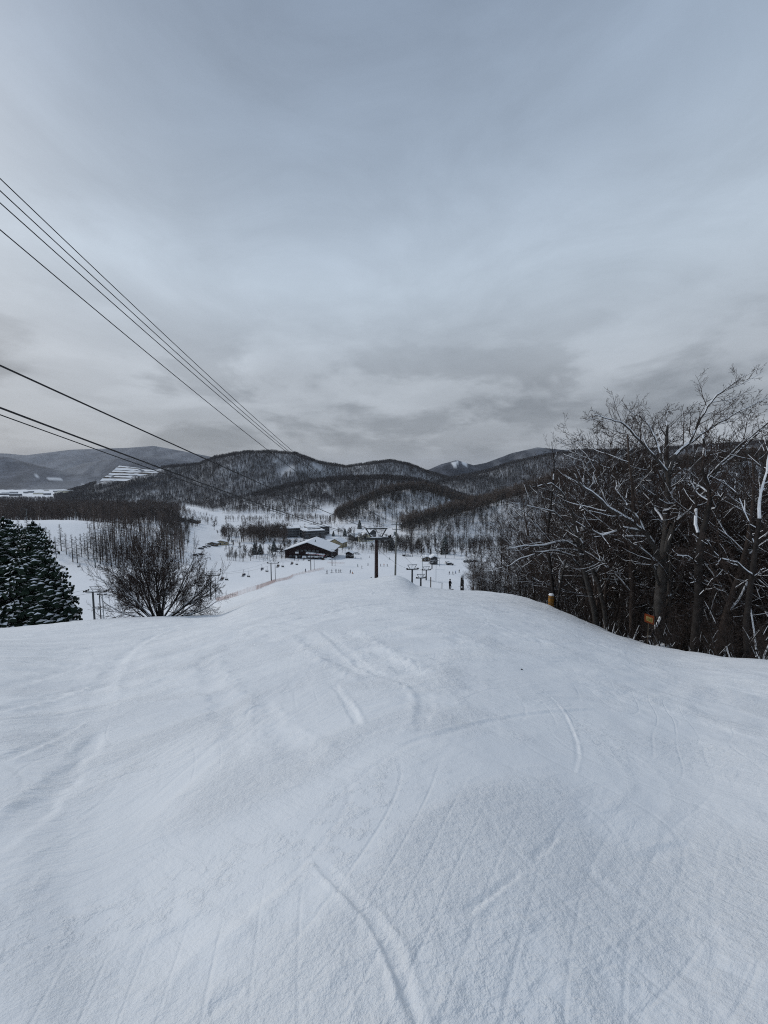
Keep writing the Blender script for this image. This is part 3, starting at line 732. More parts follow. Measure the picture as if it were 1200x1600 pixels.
hero('bare_tree', (1092, 1018), Y2, [
    ([(1084, 1024), (1088, 980), (1092, 930), (1091, 880), (1096, 840)], Y2, Y2, .23, .17, 0),
    ([(1096, 842), (1105, 800), (1110, 770), (1098, 735), (1100, 700), (1098, 680)], Y2, Y2 + 1, .15, .04, 1),
    ([(1090, 880), (1075, 870), (1058, 868)], Y2, Y2 - 1, .05, .02, 1),
    ([(1094, 860), (1086, 820), (1088, 780), (1080, 740)], Y2, Y2 + 1.5, .11, .03, 1),
    ([(1108, 800), (1122, 790), (1130, 770), (1135, 745)], Y2 + .5, Y2 - .5, .06, .02, 1),
    ([(1090, 935), (1105, 915), (1130, 890)], Y2, Y2 - 1, .04, .015, 1),
], 'dark upright trunk just right of the largest bare tree', 34, 'bark')
Y3 = 18.5
hero('bare_tree', (1165, 1024), Y3, [
    ([(1168, 1030), (1165, 980), (1172, 920), (1180, 860), (1186, 810)], Y3, Y3, .13, .09, 0),
    ([(1186, 812), (1190, 770), (1200, 720), (1205, 680)], Y3, Y3 + 1, .07, .02, 1),
    ([(1180, 860), (1165, 800), (1150, 770), (1130, 750)], Y3, Y3 + 1, .05, .015, 1),
    ([(1175, 900), (1150, 880), (1120, 870), (1105, 845)], Y3, Y3 - 1, .06, .015, 1),
    ([(1182, 850), (1210, 800), (1235, 740)], Y3, Y3 - 1, .05, .015, 1),
], 'bare tree at the right edge with snow streaked trunk', 35, 'bark')
hero('bare_tree', (870, 962), 41, [
    ([(868, 966), (864, 920), (858, 870), (856, 830), (860, 795)], 41, 41, .20, .12, 0),
    ([(860, 798), (864, 760), (866, 730), (862, 690)], 41, 42, .10, .03, 1),
    ([(857, 845), (838, 820), (820, 800), (800, 790)], 41, 40, .08, .02, 1),
    ([(858, 870), (880, 840), (893, 820)], 41, 42, .07, .02, 1),
], 'slim dark tree behind the orange padded post', 36, 'bark')
# right forest fill
GR = 'bare trees crowding the right edge of the piste'
LB = 'bare dark tree with snow lined branches in the crowded right hand wood'
fr = random.Random(77); placed = []
tries = 0
while len(placed) < 128 and tries < 6000:
    tries += 1
    px = fr.uniform(735, 1480); i = min(max(px, 760), 1500)
    yc = float(np.interp(i, [760, 800, 860, 900, 940, 1000, 1060, 1100, 1200, 1500], [60, 54, 43, 37, 32, 28, 24, 21.5, 18.5, 15]))
    y = yc + 1 + 42 * fr.random() ** 1.5
    s = (px - 600) / F; x = s * y
    if any((x - a) ** 2 + (y - b) ** 2 < 4.4 for a, b in placed): continue
    if px < 850 and y < 58: continue
    placed.append((x, y))
first = {}
for x, y in placed:
    k = fr.randrange(len(TREE_V)); z = gz(x, y)
    # crown tops follow the wood's outline in the photograph
    pxx = 600 + 600 * x / y
    top = np.interp(pxx, [735, 780, 830, 880, 940, 1000, 1040, 1080, 1200, 1500], [850, 830, 795, 745, 700, 665, 650, 690, 700, 670]) + fr.uniform(0, 1) ** .8 * 125 - 8
    h = (-float(tn(top)) * y - z); scl = min(max(h / 13.0, .45), 1.75)
    if k not in first: first[k] = tree_obj('bare_tree', TREE_V[k], LB, (x, y, z), fr.uniform(0, 6.3), GR, scl)
    else: dup(first[k], (x, y, z), fr.uniform(0, 6.3), scl)
GR2 = 'brush along the right edge of the piste'; LB2 = 'tangle of thin snowy saplings at the right edge of the piste'
firsts = {}; 
for q in range(85):
    px = fr.uniform(752, 1400)
    yc = float(np.interp(px, [760, 800, 860, 900, 940, 1000, 1060, 1100, 1200, 1500], [62, 56, 44, 37.5, 32.5, 28, 23.5, 21, 18, 14.5]))
    y = yc + fr.uniform(0, 10); x = (px - 600) / F * y; z = gz(x, y); k = fr.randrange(len(SAP_V)); scl = fr.uniform(.5, 1.1)
    if k not in firsts: firsts[k] = tree_obj('sapling', SAP_V[k], LB2, (x, y, z), fr.uniform(0, 6.3), GR2, scl, 'sapling')
    else: dup(firsts[k], (x, y, z), fr.uniform(0, 6.3), scl)
for q in range(45):
    px = fr.uniform(800, 1250)
    yc = float(np.interp(px, [760, 800, 860, 900, 940, 1000, 1060, 1100, 1200, 1500], [58, 51, 40, 34, 29.5, 25, 21, 19, 16, 13])) * fr.uniform(.97, 1.08)
    x = (px - 600) / F * yc; k = fr.randrange(len(SAP_V)); dup(firsts[k], (x, yc, gz(x, yc)), fr.uniform(0, 6.3), fr.uniform(.12, .38))
# rounded brush at the nose of the wood
for i_, (px, y, scl, lb) in enumerate([(765, 66, 1.0, 'low round bush with bare twigs at the left tip of the wood'), (785, 64, .9, 'bare bush behind the bush at the tip of the wood'), (745, 72, .7, 'smallest bare bush beside the lower piste')]):
    r = random.Random(300 + i_); T = Chains()
    p = dict(n=[8, 6, 4], t0=[.1, .1, .1], ang=[(20, 50), (25, 50), (25, 50)], ratio=[.55, .5, .5], rr=[.5, .55, .6], rmin=.014, seg=[6, 4, 3, 2], wig=[.14, .18, .22, .25], up=[.03, .03, .02, .02])
    for j in range(16):
        a = r.uniform(0, 6.28); e = r.uniform(.1, 1.2); grow(T, Vector((r.uniform(-.4, .4), r.uniform(-.4, .4), -.5)), Vector((math.cos(a) * e, math.sin(a) * e, 1)), r.uniform(4, 6.5), .05, 0, p, r)
    x = (px - 600) / F * y; tree_obj('bare_bush', tree_meshes('bare_bush', T, r, 'bark', 2, 1.0), lb, (x, y, gz(x, y)), 0, None, scl, 'bush')

# the broad many-stemmed tree on the left brow
yb = 35.0; bx = (238 - 600) / F * yb; bz = gz(bx, yb)
r = random.Random(47); T = Chains()
p = dict(n=[13, 12, 7, 4], t0=[.15, .12, .1, .1], ang=[(22, 55), (22, 50), (20, 45), (20, 45)], ratio=[.55, .55, .5, .5], rr=[.5, .5, .55, .6], rmin=.015, seg=[8, 6, 4, 3, 2], wig=[.10, .13, .15, .17, .2], up=[.035, .04, .05, .05, .04], tipshort=.35)
for k in range(21):
    a = math.radians(-84 + 168 * k / 20 + r.uniform(-4, 4)); L = 6.3 + .5 * abs(math.sin(a)) + r.uniform(-.5, .4); r0 = .15 if k % 4 == 2 else r.uniform(.08, .11)
    grow(T, Vector((math.sin(a) * .9, r.uniform(-.5, .5), -.35)), Vector((math.sin(a), r.uniform(-.45, .45), math.cos(a) * .9 + .02)).normalized(), L, r0, 0 if k % 4 == 2 else 1, p, r)
tree_obj('spreading_tree', tree_meshes('spreading_tree', T, r, 'bark', 2, .75), 'broad dome shaped bare tree with many stems standing on the left brow', (bx, yb, bz + .3), 0, None, .80).scale = (.75, .78, 1.12)

# ------------------------------------------------------------------ spruces
def spruce_parts(seed, H, Rm, rows=34, amt=1.0, name='spruce'):
    r = random.Random(seed); tr, nd, sn = MB(), MB(), MB()
    tr.tube([(0, 0, -.6), (0, 0, H * .6), (0, 0, H)], [.2 * H / 11, .1 * H / 11, .02], 7)
    for i in range(rows):
        f = i / (rows - 1); z = H * (.03 + .95 * f); R = Rm * (1 - f) ** .58 + .10; nb = int(6 + 11 * (1 - f))
        for k in range(nb):
            a = r.uniform(0, 2 * math.pi); L = R * r.uniform(.72, 1.12); ca, sa = math.cos(a), math.sin(a)
            droop = r.uniform(.12, .34) * (1 - .5 * f)
            def pt(t, w, dz=0.0):
                rr = L * t; zz = z + r.uniform(-.03, .03) + .12 * L * t - droop * L * t * t * 1.4
                return (ca * rr - sa * w, sa * rr + ca * w, zz + dz)
            # flat sprays along a branch, each with hanging tips
            m = 4
            for j in range(m):
                t0, t1 = .18 + .82 * j / m, .18 + .82 * (j + 1) / m + .05
                w = L * .26 * (1 - t0 * .75) * r.uniform(.8, 1.2) + .05
                pa, pb, pc, pd = pt(t0, 0, .03), pt((t0 + t1) / 2 + .05, -w, -.10), pt(t1, 0, -.02), pt((t0 + t1) / 2 + .05, w, -.10)
                nd.add([pa, pb, pc, pd], [(0, 1, 2), (0, 2, 3)])
                q = r.uniform(.10, .26)
                nd.add([pb, pc, (pc[0], pc[1], pc[2] - q), (pb[0], pb[1], pb[2] - q * 1.2)], [(0, 1, 2, 3)])
                nd.add([pd, pc, (pc[0] * .98, pc[1] * .98, pc[2] - q), (pd[0], pd[1], pd[2] - q)], [(0, 1, 2, 3)])
                if r.random() < .88 + .4 * math.sin(a * 3 + z * 2.3) * math.sin(z * 4.1 - a * 2 + seed):
                    s_ = r.uniform(.55, 1.1); h = .02 + .03 * r.random(); c = [(pa[n] + pb[n] + pc[n] + pd[n]) / 4 for n in range(3)]
                    vs = []
                    for n_, q_ in enumerate((pa, pb, pc, pd)): vs.append(tuple(c[n] + (q_[n] - c[n]) * s_ * (.55, 1.15)[n_ % 2] + (.02 if n == 2 else 0) for n in range(3)))
                    vs.append((c[0], c[1], c[2] + h + .03)); sn.add(vs, [(0, 1, 4), (1, 2, 4), (2, 3, 4), (3, 0, 4)])
    return [('trunk', tr.mesh(name + '_trunk', M['bark'])), ('foliage', nd.mesh(name + '_foliage', M['needle'])), ('snow_cover', sn.mesh(name + '_snow', M['snow']))]
SA, SB = spruce_parts(5, 11.5, 4.0, 46, 1.0), spruce_parts(6, 10.5, 3.0, 46, 1.0)
for prt, px, y, top, lb in ((SA, 2, 36, 803, 'tall snow dusted spruce cut by the left edge of the photo'), (SB, 48, 34, 811, 'snow dusted spruce standing clear right of its taller neighbour'),
                            (SB, -60, 38, 800, 'spruce hidden mostly outside the left edge'), (SA, 30, 41, 818, 'shorter spruce tucked between the two front spruces')):
    x = (px - 600) / F * y; z = gz(x, y); h = -float(tn(top)) * y - z; H0 = 11.5 if prt is SA else 10.5
    tree_obj('spruce', prt, lb, (x, y, z), fr.uniform(0, 6), 'spruces at the left edge', h / H0)

# ------------------------------------------------------------------ far woods (geometry-node scatter of whole trees)
def far_tree(seed, H, kind, m):
    r = random.Random(seed); mb = MB(); lean = (r.uniform(-.06, .06), r.uniform(-.06, .06))
    def ax(z): return Vector((lean[0] * z, lean[1] * z, z))
    mb.tube([ax(-.5), ax(H * .5), ax(H)], [.20, .13, .03], 3, 0, False)
    nb = 30 if kind != 'larch' else 34
    for i in range(nb):
        if kind == 'larch':
            z = H * (.2 + .78 * (i + r.random()) / nb); L = (1 - z / H) * 3.0 + .5; el = r.uniform(-.1, .25)
        else:
            z = H * (.32 + .62 * (i + r.random()) / nb); L = H * r.uniform(.20, .34) * (1.1 - .5 * z / H); el = r.uniform(.35, 1.1)
        a = r.uniform(0, 6.28); b = ax(z); d = Vector((math.cos(a) * math.cos(el), math.sin(a) * math.cos(el), math.sin(el)))
        e = b + d * L; s = d.cross(Vector((0, 0, 1))).normalized(); w = .085
        mb.add([b - s * w, b + s * w, e], [(0, 1, 2)]); mb.add([b - Vector((0, 0, w)), b + Vector((0, 0, w)), e], [(0, 1, 2)])
        for j in range(4 if kind != 'larch' else 2):
            t = r.uniform(.35, .95); q = b.lerp(e, t); dd = (d + rv(r) * .8 + Vector((0, 0, .25))).normalized(); ee = q + dd * L * r.uniform(.3, .55); ss = dd.cross(Vector((.3, .9, .1))).normalized() * .065
            mb.add([q - ss, q + ss, ee], [(0, 1, 2)])
        if r.random() < .34: mb.add([b - s * w * .7 + Vector((0, 0, .07)), b + s * w * .9 + Vector((0, 0, .07)), b.lerp(e, .45) + Vector((0, 0, .06))], [(0, 1, 2)], 1)
    return mb.mesh('far_tree_mesh', [M[m], M['snow']])
def variant_collection(name, meshes):
    c = bpy.data.collections.new(name)
    for i, me in enumerate(meshes):
        o = bpy.data.objects.new('%s_%02d' % (name, i), me); c.objects.link(o)
    return c
VC = {m: variant_collection('variants_' + m, [far_tree(900 + i + 20 * j, 13, 'tree', m) for i in range(6)]) for j, m in enumerate(('wood_dark', 'wood_brown', 'wood_grey', 'wood_tan'))}
VC['larch'] = variant_collection('variants_larch', [far_tree(990 + i, 17, 'larch', 'wood_brown') for i in range(4)])
def conifer_far(seed, H=13):
    r = random.Random(seed); mb = MB(); mb.tube([(0, 0, -.5), (0, 0, H)], [.2, .03], 3, 0, False)
    for i in range(16):
        z = H * (.1 + .88 * i / 16); R = (1 - z / H) * 2.7 + .25
        for k in range(7):
            a = r.uniform(0, 6.28); L = R * r.uniform(.7, 1.1); w = .35 * R + .1; ca, sa = math.cos(a), math.sin(a)
            mb.add([(0, 0, z + .3), (ca * L - sa * w, sa * L + ca * w, z - .35 * R), (ca * L + sa * w, sa * L - ca * w, z - .35 * R)], [(0, 1, 2)])
            if r.random() < .45: mb.add([(ca * L * .3, sa * L * .3, z + .25), (ca * L * .95 - sa * w * .6, sa * L * .95 + ca * w * .6, z - .33 * R + .1), (ca * L * .95 + sa * w * .6, sa * L * .95 - ca * w * .6, z - .33 * R + .1)], [(0, 1, 2)], 1)
    return mb.mesh('far_conifer_mesh', [M['needle'], M['snow']])
VC['conifer'] = variant_collection('variants_conifer', [conifer_far(70 + i) for i in range(3)])
def scatter(name, label, x, y, z, scale, coll, kind='stuff'):
    n = len(x)
    if n == 0: return
    me = bpy.data.meshes.new(name); me.vertices.add(n); me.vertices.foreach_set('co', np.stack([x, y, z], 1).astype(np.float32).ravel())
    a = me.attributes.new('tree_scale', 'FLOAT', 'POINT'); a.data.foreach_set('value', scale.astype(np.float32))
    a = me.attributes.new('tree_turn', 'FLOAT_VECTOR', 'POINT'); rot = np.zeros((n, 3), np.float32); rot[:, 2] = rng.random(n) * 6.283; a.data.foreach_set('vector', rot.ravel())
    a = me.attributes.new('tree_pick', 'INT', 'POINT'); a.data.foreach_set('value', rng.integers(0, 100, n).astype(np.int32))
    o = mobj(name, me); setp(o, label, 'wood' if kind == 'stuff' else None, None, kind)
    g = bpy.data.node_groups.new(name + '_nodes', 'GeometryNodeTree')
    g.interface.new_socket('Geometry', in_out='INPUT', socket_type='NodeSocketGeometry'); g.interface.new_socket('Geometry', in_out='OUTPUT', socket_type='NodeSocketGeometry')
    gi, go = g.nodes.new('NodeGroupInput'), g.nodes.new('NodeGroupOutput'); ci = g.nodes.new('GeometryNodeCollectionInfo'); ci.inputs[0].default_value = coll
    ci.inputs['Separate Children'].default_value = True; ci.inputs['Reset Children'].default_value = True
    ip = g.nodes.new('GeometryNodeInstanceOnPoints'); ip.inputs['Pick Instance'].default_value = True
    def na(t, nm): q = g.nodes.new('GeometryNodeInputNamedAttribute'); q.data_type = t; q.inputs['Name'].default_value = nm; return q.outputs['Attribute']
    g.links.new(gi.outputs[0], ip.inputs['Points']); g.links.new(ci.outputs[0], ip.inputs['Instance'])
    g.links.new(na('INT', 'tree_pick'), ip.inputs['Instance Index']); g.links.new(na('FLOAT_VECTOR', 'tree_turn'), ip.inputs['Rotation']); g.links.new(na('FLOAT', 'tree_scale'), ip.inputs['Scale'])
    g.links.new(ip.outputs[0], go.inputs[0]); o.modifiers.new('scatter', 'NODES').node_group = g
    return o
def candidates(px0, px1, y0, y1, spacing):
    s0, s1 = (px0 - 600) / F, (px1 - 600) / F
    area = (s1 - s0) * (y1 * y1 - y0 * y0) / 2; n = int(area / spacing ** 2)
    y = np.sqrt(rng.random(n) * (y1 * y1 - y0 * y0) + y0 * y0); s = s0 + (s1 - s0) * rng.random(n)
    return s * y, y
QUARRY = [(148, 760), (158, 745), (170, 735), (184, 725), (200, 727), (256, 733), (256, 738), (225, 745), (205, 752), (180, 756)]
CLEAR = [[(490, 806), (500, 798), (522, 792), (532, 800), (518, 810), (500, 814)], [(290, 828), (320, 820), (350, 822), (360, 832), (320, 842)]]
def woods(name, label, hid, px0, px1, y0, y1, spacing, coll, hmin=.75, hmax=1.2, zmin=5.0, cond=None, hgt=13):
    x, y = candidates(px0, px1, y0, y1, spacing); z, idd = ground(x, y, True)
    keep = (idd == hid) if hid is not None else np.ones(len(x), bool)
    keep &= (z - base_h(x, y) > zmin) if hid is not None else True
    sc_ = (hmin + (hmax - hmin) * rng.random(len(x))) * (.72 + .56 * fbm(x / 22, y / 22, 3, 77)); keep &= visible(x, y, z + hgt * sc_)
    px, py = to_px(x, y, z)
    keep &= ~in_poly(px, py, QUARRY)
    for c in CLEAR: keep &= ~in_poly(px, py, c)
    if cond is not None: keep &= cond(x, y, z, px, py)
    k = keep; scatter(name, label, x[k], y[k], z[k], sc_[k], coll); print(name, int(k.sum()))
woods('far_wood', 'dark bare wood covering the large round hill behind the lodge', 3, 40, 900, 1100, 2100, 5.2, VC['wood_dark'], zmin=1.5, cond=lambda x, y, z, px, py: fbm(x / 90, y / 160, 3, 5) > .22 + .1 * rng.random(len(x)))
woods('far_wood', 'bare wood covering the lower spur above the car park', 4, 150, 800, 700, 1350, 4.7, VC['wood_dark'], zmin=1.5, cond=lambda x, y, z, px, py: (fbm(x / 50, y / 90, 3, 6) > .24) & ((z > -50) | (rng.random(len(x)) < .5)))
woods('far_wood', 'bare trunks on the pale face of the brown topped spur', 5, 470, 900, 500, 692, 4.2, VC['wood_grey'], cond=lambda x, y, z, px, py: rng.random(len(x)) < .5 + .5 * sst(y, 560, 680))
woods('far_wood', 'brown larch crowns along the top of the round spur', 5, 470, 900, 655, 800, 4.4, VC['wood_tan'], .7, 1.3)
woods('far_wood', 'evenly spaced bare trunks on the bright snowy ridge', 6, 560, 1350, 385, 497, 3.3, VC['wood_grey'], .7, 1.15, cond=lambda x, y, z, px, py: (rng.random(len(x)) < .35 + .5 * sst(y, 420, 495)) | (px > 850))
woods('far_wood', 'brown crowns standing along the crest of the snowy ridge', 6, 560, 1350, 480, 610, 4.3, VC['wood_tan'], .8, 1.5)
woods('far_wood', 'dark bare wood on the hill behind the snowy ridge', 7, 540, 1350, 1100, 1950, 5.2, VC['wood_dark'], cond=lambda x, y, z, px, py: fbm(x / 90, y / 160, 3, 15) > .22)
woods('far_wood', 'sparse conifers dotted over the hill behind the snowy ridge', 7, 640, 1000, 1100, 1900, 30, VC['conifer'])
woods('far_wood', 'brown wood on the low rise behind the snowy knoll', None, -250, 292, 375, 900, 4.6, VC['wood_brown'], .45, 1.45, cond=lambda x, y, z, px, py: (px < 272 + rng.random(len(x)) * 20) & (fbm(x / 28, y / 28, 3, 21) > .41))
woods('far_wood', 'dark wood between the low rise and the valley town', None, -200, 200, 850, 1800, 9.5, VC['wood_dark'], cond=lambda x, y, z, px, py: z < -60)
woods('far_wood', 'dense dark trees filling the gully right of the piste', None, 770, 1450, 60, 395, 4.2, VC['wood_brown'], .6, 1.15,
      cond=lambda x, y, z, px, py: (x > 26 + (y - 60) * .33 + 5 * fbm(x / 20, y / 20, 2, 9)) & (y > np.interp(px, [770, 900, 1200], [110, 85, 60])))
woods('far_wood', 'dark trees massed between the car park and the pale slope', None, 345, 446, 395, 480, 3.3, VC['wood_brown'], .8, 1.35, cond=lambda x, y, z, px, py: (py < 848) & (fbm(x / 25, y / 25, 2, 3) > .34))
woods('far_wood', 'dense dark larch stand on the right half of the snowy knoll', None, 132, 285, 240, 330, 4.2, VC['larch'], .75, 1.15, cond=lambda x, y, z, px, py: (py < 883) & (fbm(x / 18, y / 18, 2, 8) > .40), hgt=17)
woods('far_wood', 'small bare trees filling the gaps between lodge, hotel and houses', None, 440, 612, 352, 430, 4.6, VC['wood_grey'], .30, .68, cond=lambda x, y, z, px, py: ~(((px > 448) & (px < 530) & (y > 400))) & ~((px > 555) & (px < 606) & (y > 385)) & ~((px > 508) & (px < 540) & (y > 372) & (y < 404)) & ~((px > 560) & (px < 590) & (y > 420)))
woods('far_wood', 'dark brush along the snowbanks behind the valley chairlift', None, 348, 446, 280, 345, 3.6, VC['wood_grey'], .22, .55, cond=lambda x, y, z, px, py: fbm(x / 9, y / 6, 2, 19) > .50)
woods('far_wood', 'scattered clumps of bare trees on the open fields below the big hill', None, 285, 600, 470, 760, 7.0, VC['wood_brown'], .5, 1.0, cond=lambda x, y, z, px, py: (fbm(x / 38, y / 30, 3, 63) > .50) & (z < -58))
woods('far_wood', 'grey roadside trees below the pale slope on the left', None, 255, 352, 330, 560, 5.2, VC['wood_grey'], .5, 1.0, cond=lambda x, y, z, px, py: (px < 296) | ((py < 836) & (fbm(x / 22, y / 22, 2, 44) > .42)))
woods('far_wood', 'grey and brown trees lining the foot of the snowy ridge', None, 590, 800, 345, 400, 4.2, VC['wood_grey'], .6, 1.0, cond=lambda x, y, z, px, py: (py < 868) & (fbm(x / 15, y / 15, 2, 4) > .33))

# ------------------------------------------------------------------ trees in the valley, one by one
cheap = []
for k in range(5):
    r = random.Random(400 + k); T = Chains(); p = dict(n=[18, 9, 5], t0=[.28, .2, .1], ang=[(25, 55), (25, 50), (25, 50)], ratio=[.45, .5, .5], rr=[.5, .55, .6], rmin=.075, seg=[6, 4, 2, 2], wig=[.08, .14, .2, .2], up=[.06, .08, .06, .05])
    grow(T, Vector((0, 0, -.5)), Vector((r.uniform(-.08, .08), 0, 1)), 10, .22, 0, p, r); cheap.append(tree_meshes('valley_tree', T, r, 'bark', 1, 1.5))
first = {}
VL = [(432, 868), (440, 872), (375, 862), (383, 868), (391, 876), (402, 873), (410, 872), (398, 866), (420, 866), (428, 878), (358, 853), (365, 857), (348, 838), (340, 836), (335, 828), (413, 858), (446, 862), (452, 856),
      (545, 842), (552, 846), (560, 848), (566, 852), (556, 858), (572, 850), (580, 858), (590, 856), (598, 852), (604, 862), (610, 858), (618, 866), (626, 862), (634, 868), (640, 862), (645, 870), (651, 866), (658, 872),
      (664, 868), (672, 872), (683, 872), (690, 868), (696, 872), (704, 868), (712, 872), (720, 870), (727, 874), (735, 870), (742, 874), (748, 872), (540, 836), (530, 834), (500, 846), (508, 848), (485, 846), (476, 846), (549, 838), (466, 838), (452, 838),
      (585, 846), (594, 846), (603, 846), (612, 850), (622, 852), (632, 855), (642, 856), (655, 858), (668, 860), (680, 860), (695, 862), (708, 862), (722, 864), (738, 866), (752, 868), (765, 866)]
for px, py in VL:
    h = hit(px + fr.uniform(-1.5, 1.5), py); k = fr.randrange(5); scl = fr.uniform(.6, 1.2)
    if k not in first: first[k] = tree_obj('bare_tree', cheap[k], 'small bare tree among those scattered round the lodge and car park', h, fr.uniform(0, 6), 'small bare trees in the valley', scl)
    else: dup(first[k], h, fr.uniform(0, 6), scl)
# feathery tall tree in front of the snowy ridge, and a few wide ones
for i_, (px, py, top, lb) in enumerate([(728, 868, 790, 'tall feathery bare tree in front of the bright ridge'), (643, 866, 822, 'pale forked tree right of the utility pole'), (702, 866, 808, 'feathery bare tree left of the tallest one before the ridge')]):
    r = random.Random(500 + i_); T = Chains(); p = dict(n=[16, 8, 4], t0=[.2, .15, .1], ang=[(20, 40), (18, 35), (20, 40)], ratio=[.55, .45, .5], rr=[.5, .55, .6], rmin=.035, seg=[6, 5, 3, 2], wig=[.05, .08, .1, .2], up=[.05, .08, .06, .05])
    h = hit(px, py); H = (-float(tn(top)) * h.y - h.z); grow(T, Vector((0, 0, -.5)), Vector((0, 0, 1)), H * .8, .22, 0, p, r)
    tree_obj('bare_tree', tree_meshes('tall_tree', T, r, 'bark_grey', 1, 1.0), lb, h)
for i_, (px, py, hp, lb) in enumerate([(398, 866, 18, 'dark conifer left of its twin behind the chairlift'), (407, 866, 17, 'dark conifer right of its twin behind the chairlift'), (428, 862, 18, 'narrow conifer beside the lodge car park'), (539, 838, 13, 'dark conifer right of the flat roofed hotel'),
                                      (562, 826, 14, 'slim dark conifer among the far houses'), (695, 866, 30, 'snowy conifer at the foot of the bright ridge'), (521, 838, 9, 'small conifer below the hotel front'), (612, 860, 22, 'conifer left of the utility pole base')]):
    h = hit(px, py); H = hp / F * h.y
    o = thing('conifer', lb, 'conifer', h, 0, None, H / 10.5)
    for n, me in SB: mobj(n, me, o)
# larches on the snowy knoll
LV = []
for k in range(4):
    r = random.Random(600 + k); tr, cr, sn = MB(), MB(), MB(); H = 17
    tr.tube([(0, 0, -.6), (0, 0, 8), (0, 0, H)], [.26, .18, .04], 6)
    for i in range(95):
        z = H * (.16 + .82 * i / 95); L = (.7 + 2.6 * (1 - z / H)) * r.uniform(.6, 1.1); a = r.uniform(0, 6.28); el = r.uniform(-.25, .2)
        d = Vector((math.cos(a) * math.cos(el), math.sin(a) * math.cos(el), math.sin(el))); b = Vector((0, 0, z)); e = b + d * L
        cr.tube([b, b.lerp(e, .6), e + Vector((0, 0, .1))], [.07, .055, .025], 3, 0, False)
        for j in range(3):
            q = b.lerp(e, r.uniform(.3, .95)); cr.tube([q, q + (d + rv(r) * .9).normalized() * L * .35], [.045, .02], 3, 1, False)
        if r.random() < .3: snow_on(sn, [b.lerp(e, .2), b.lerp(e, .8)], [.05, .03], r, .3, 2.0)
    LV.append([('trunk', tr.mesh('larch_trunk', M['bark'])), ('crown', cr.mesh('larch_crown', [M['bark'], M['wood_brown']])), ('snow_cover', sn.mesh('larch_snow', M['snow']))])
first = {}; lr = random.Random(8)
LP = [(74, 858), (79, 862), (88, 872), (114, 878), (121, 880), (128, 872), (133, 866), (138, 874), (147, 876), (152, 879), (157, 882), (161, 876), (168, 880), (174, 886), (181, 884), (186, 888), (192, 880), (199, 886), (206, 884), (213, 884), (220, 888),
      (226, 880), (232, 884), (240, 882), (248, 878), (256, 874), (104, 868), (96, 862), (64, 850), (56, 846), (178, 872), (190, 868), (203, 874), (216, 872), (165, 866), (150, 862), (142, 858), (234, 872), (246, 868), (262, 868), (268, 866), (44, 842), (30, 838)]
for px, py in LP:
    h = hit(px, min(py, 888)); k = lr.randrange(4); H = lr.uniform(14, 19)
    if h.y > 420 or h.y < 120: h = hit(px, 880)
    if k not in first: first[k] = tree_obj('larch', LV[k], 'slender bare larch in the plantation on the snowy knoll', h, 0, 'larches on the snowy knoll', H / 17)
    else: dup(first[k], h, lr.uniform(0, 6), H / 17)

# ------------------------------------------------------------------ lift towers, poles, cables
def T_tower(px, y, headpy, name, label, bar_w, postr, colr, snowcap=True, group=None):
    x = float(sx(px, headpy)) * y; zt = -float(tn(headpy)) * y; zb = gz(x, y) - .3; H = zt - zb
    t = thing(name, label, 'lift tower', (x, y, zb), 0.15, group)
    MB().tube([(0, 0, 0), (0, 0, H)], [postr, postr * .82], 14).build('post', colr, t, True)
    MB().box((0, 0, H + .12), (bar_w, .34, .34)).build('crossarm', M['steel'], t)
    fh = bar_w * .42; fr_ = MB(); w = bar_w * .40
    for s in (-1, 1): fr_.bar((s * w * .45, 0, H + .2), (s * w, 0, H + fh), .10)
    fr_.bar((-w * .35, 0, H + .2), (0, 0, H + fh * .95), .03); fr_.bar((w * .35, 0, H + .2), (0, 0, H + fh * .95), .03)
    fr_.build('lifting_frame', M['steel'], t)
    MB().box((0, 0, H + fh + .06), (w * 2.25, .16, .16)).build('top_beam', M['steel'], t)
    for s in (-1, 1):
        a = MB(); a.bar((s * bar_w / 2, -1.1, H + .25), (s * bar_w / 2, 1.1, H - .25), .09)
        sh = a.build('sheave_beam', M['steel'], t)
        for k in range(4):
            q = -0.95 + .63 * k; MB().tube([(s * bar_w / 2 + .05, q, H + .38 - q * .23), (s * bar_w / 2 + .2, q, H + .38 - q * .23)], [.2, .2], 12).build('sheave_wheel', M['rubber'], sh)
        MB().box((s * bar_w * .33, 0, H + .30), (bar_w * .22, .5, .05)).build('catwalk', M['steel'], t)
    ld = MB()
    for s in (-.2, .2): ld.bar((s, -postr - .12, .5), (s, -postr - .12, H), .022, None, 4)
    for k in range(int(H / .35)): ld.bar((-.2, -postr - .12, .6 + k * .35), (.2, -postr - .12, .6 + k * .35), .015, None, 4)
    ld.build('ladder', M['steel'], t)
    if snowcap:
        s_ = MB(); s_.box((0, 0, H + .35), (bar_w * .55, .30, .12), 0, 0, .7); s_.box((0, 0, H + fh + .20), (w * 2.1, .15, .09), 0, 0, .7)
        s_.build('snow_cap', M['snow'], t)
    return Vector((x, y, zb + H)), bar_w
A1, bw = T_tower(588, 59, 843, 'lift_tower', 'nearest rusty brown lift tower standing on the brow', 3.9, .30, M['rust'])
A2, _ = T_tower(644, 133, 890, 'lift_tower', 'second lift tower with a wide V frame below the brow', 3.9, .33, M['steel'])
A3, _ = T_tower(666, 175, 891, 'lift_tower', 'third lift tower, slimmer and lower than the second', 3.8, .3, M['steel'])
A4, _ = T_tower(675, 235, 880, 'lift_tower', 'fourth lift tower near the valley station', 3.8, .33, M['steel'])
A0, _ = T_tower(657.5, 150, 903.5, 'lift_tower', 'short stubby tow tower between the second and third lift towers', 3.6, .38, M['steel'])
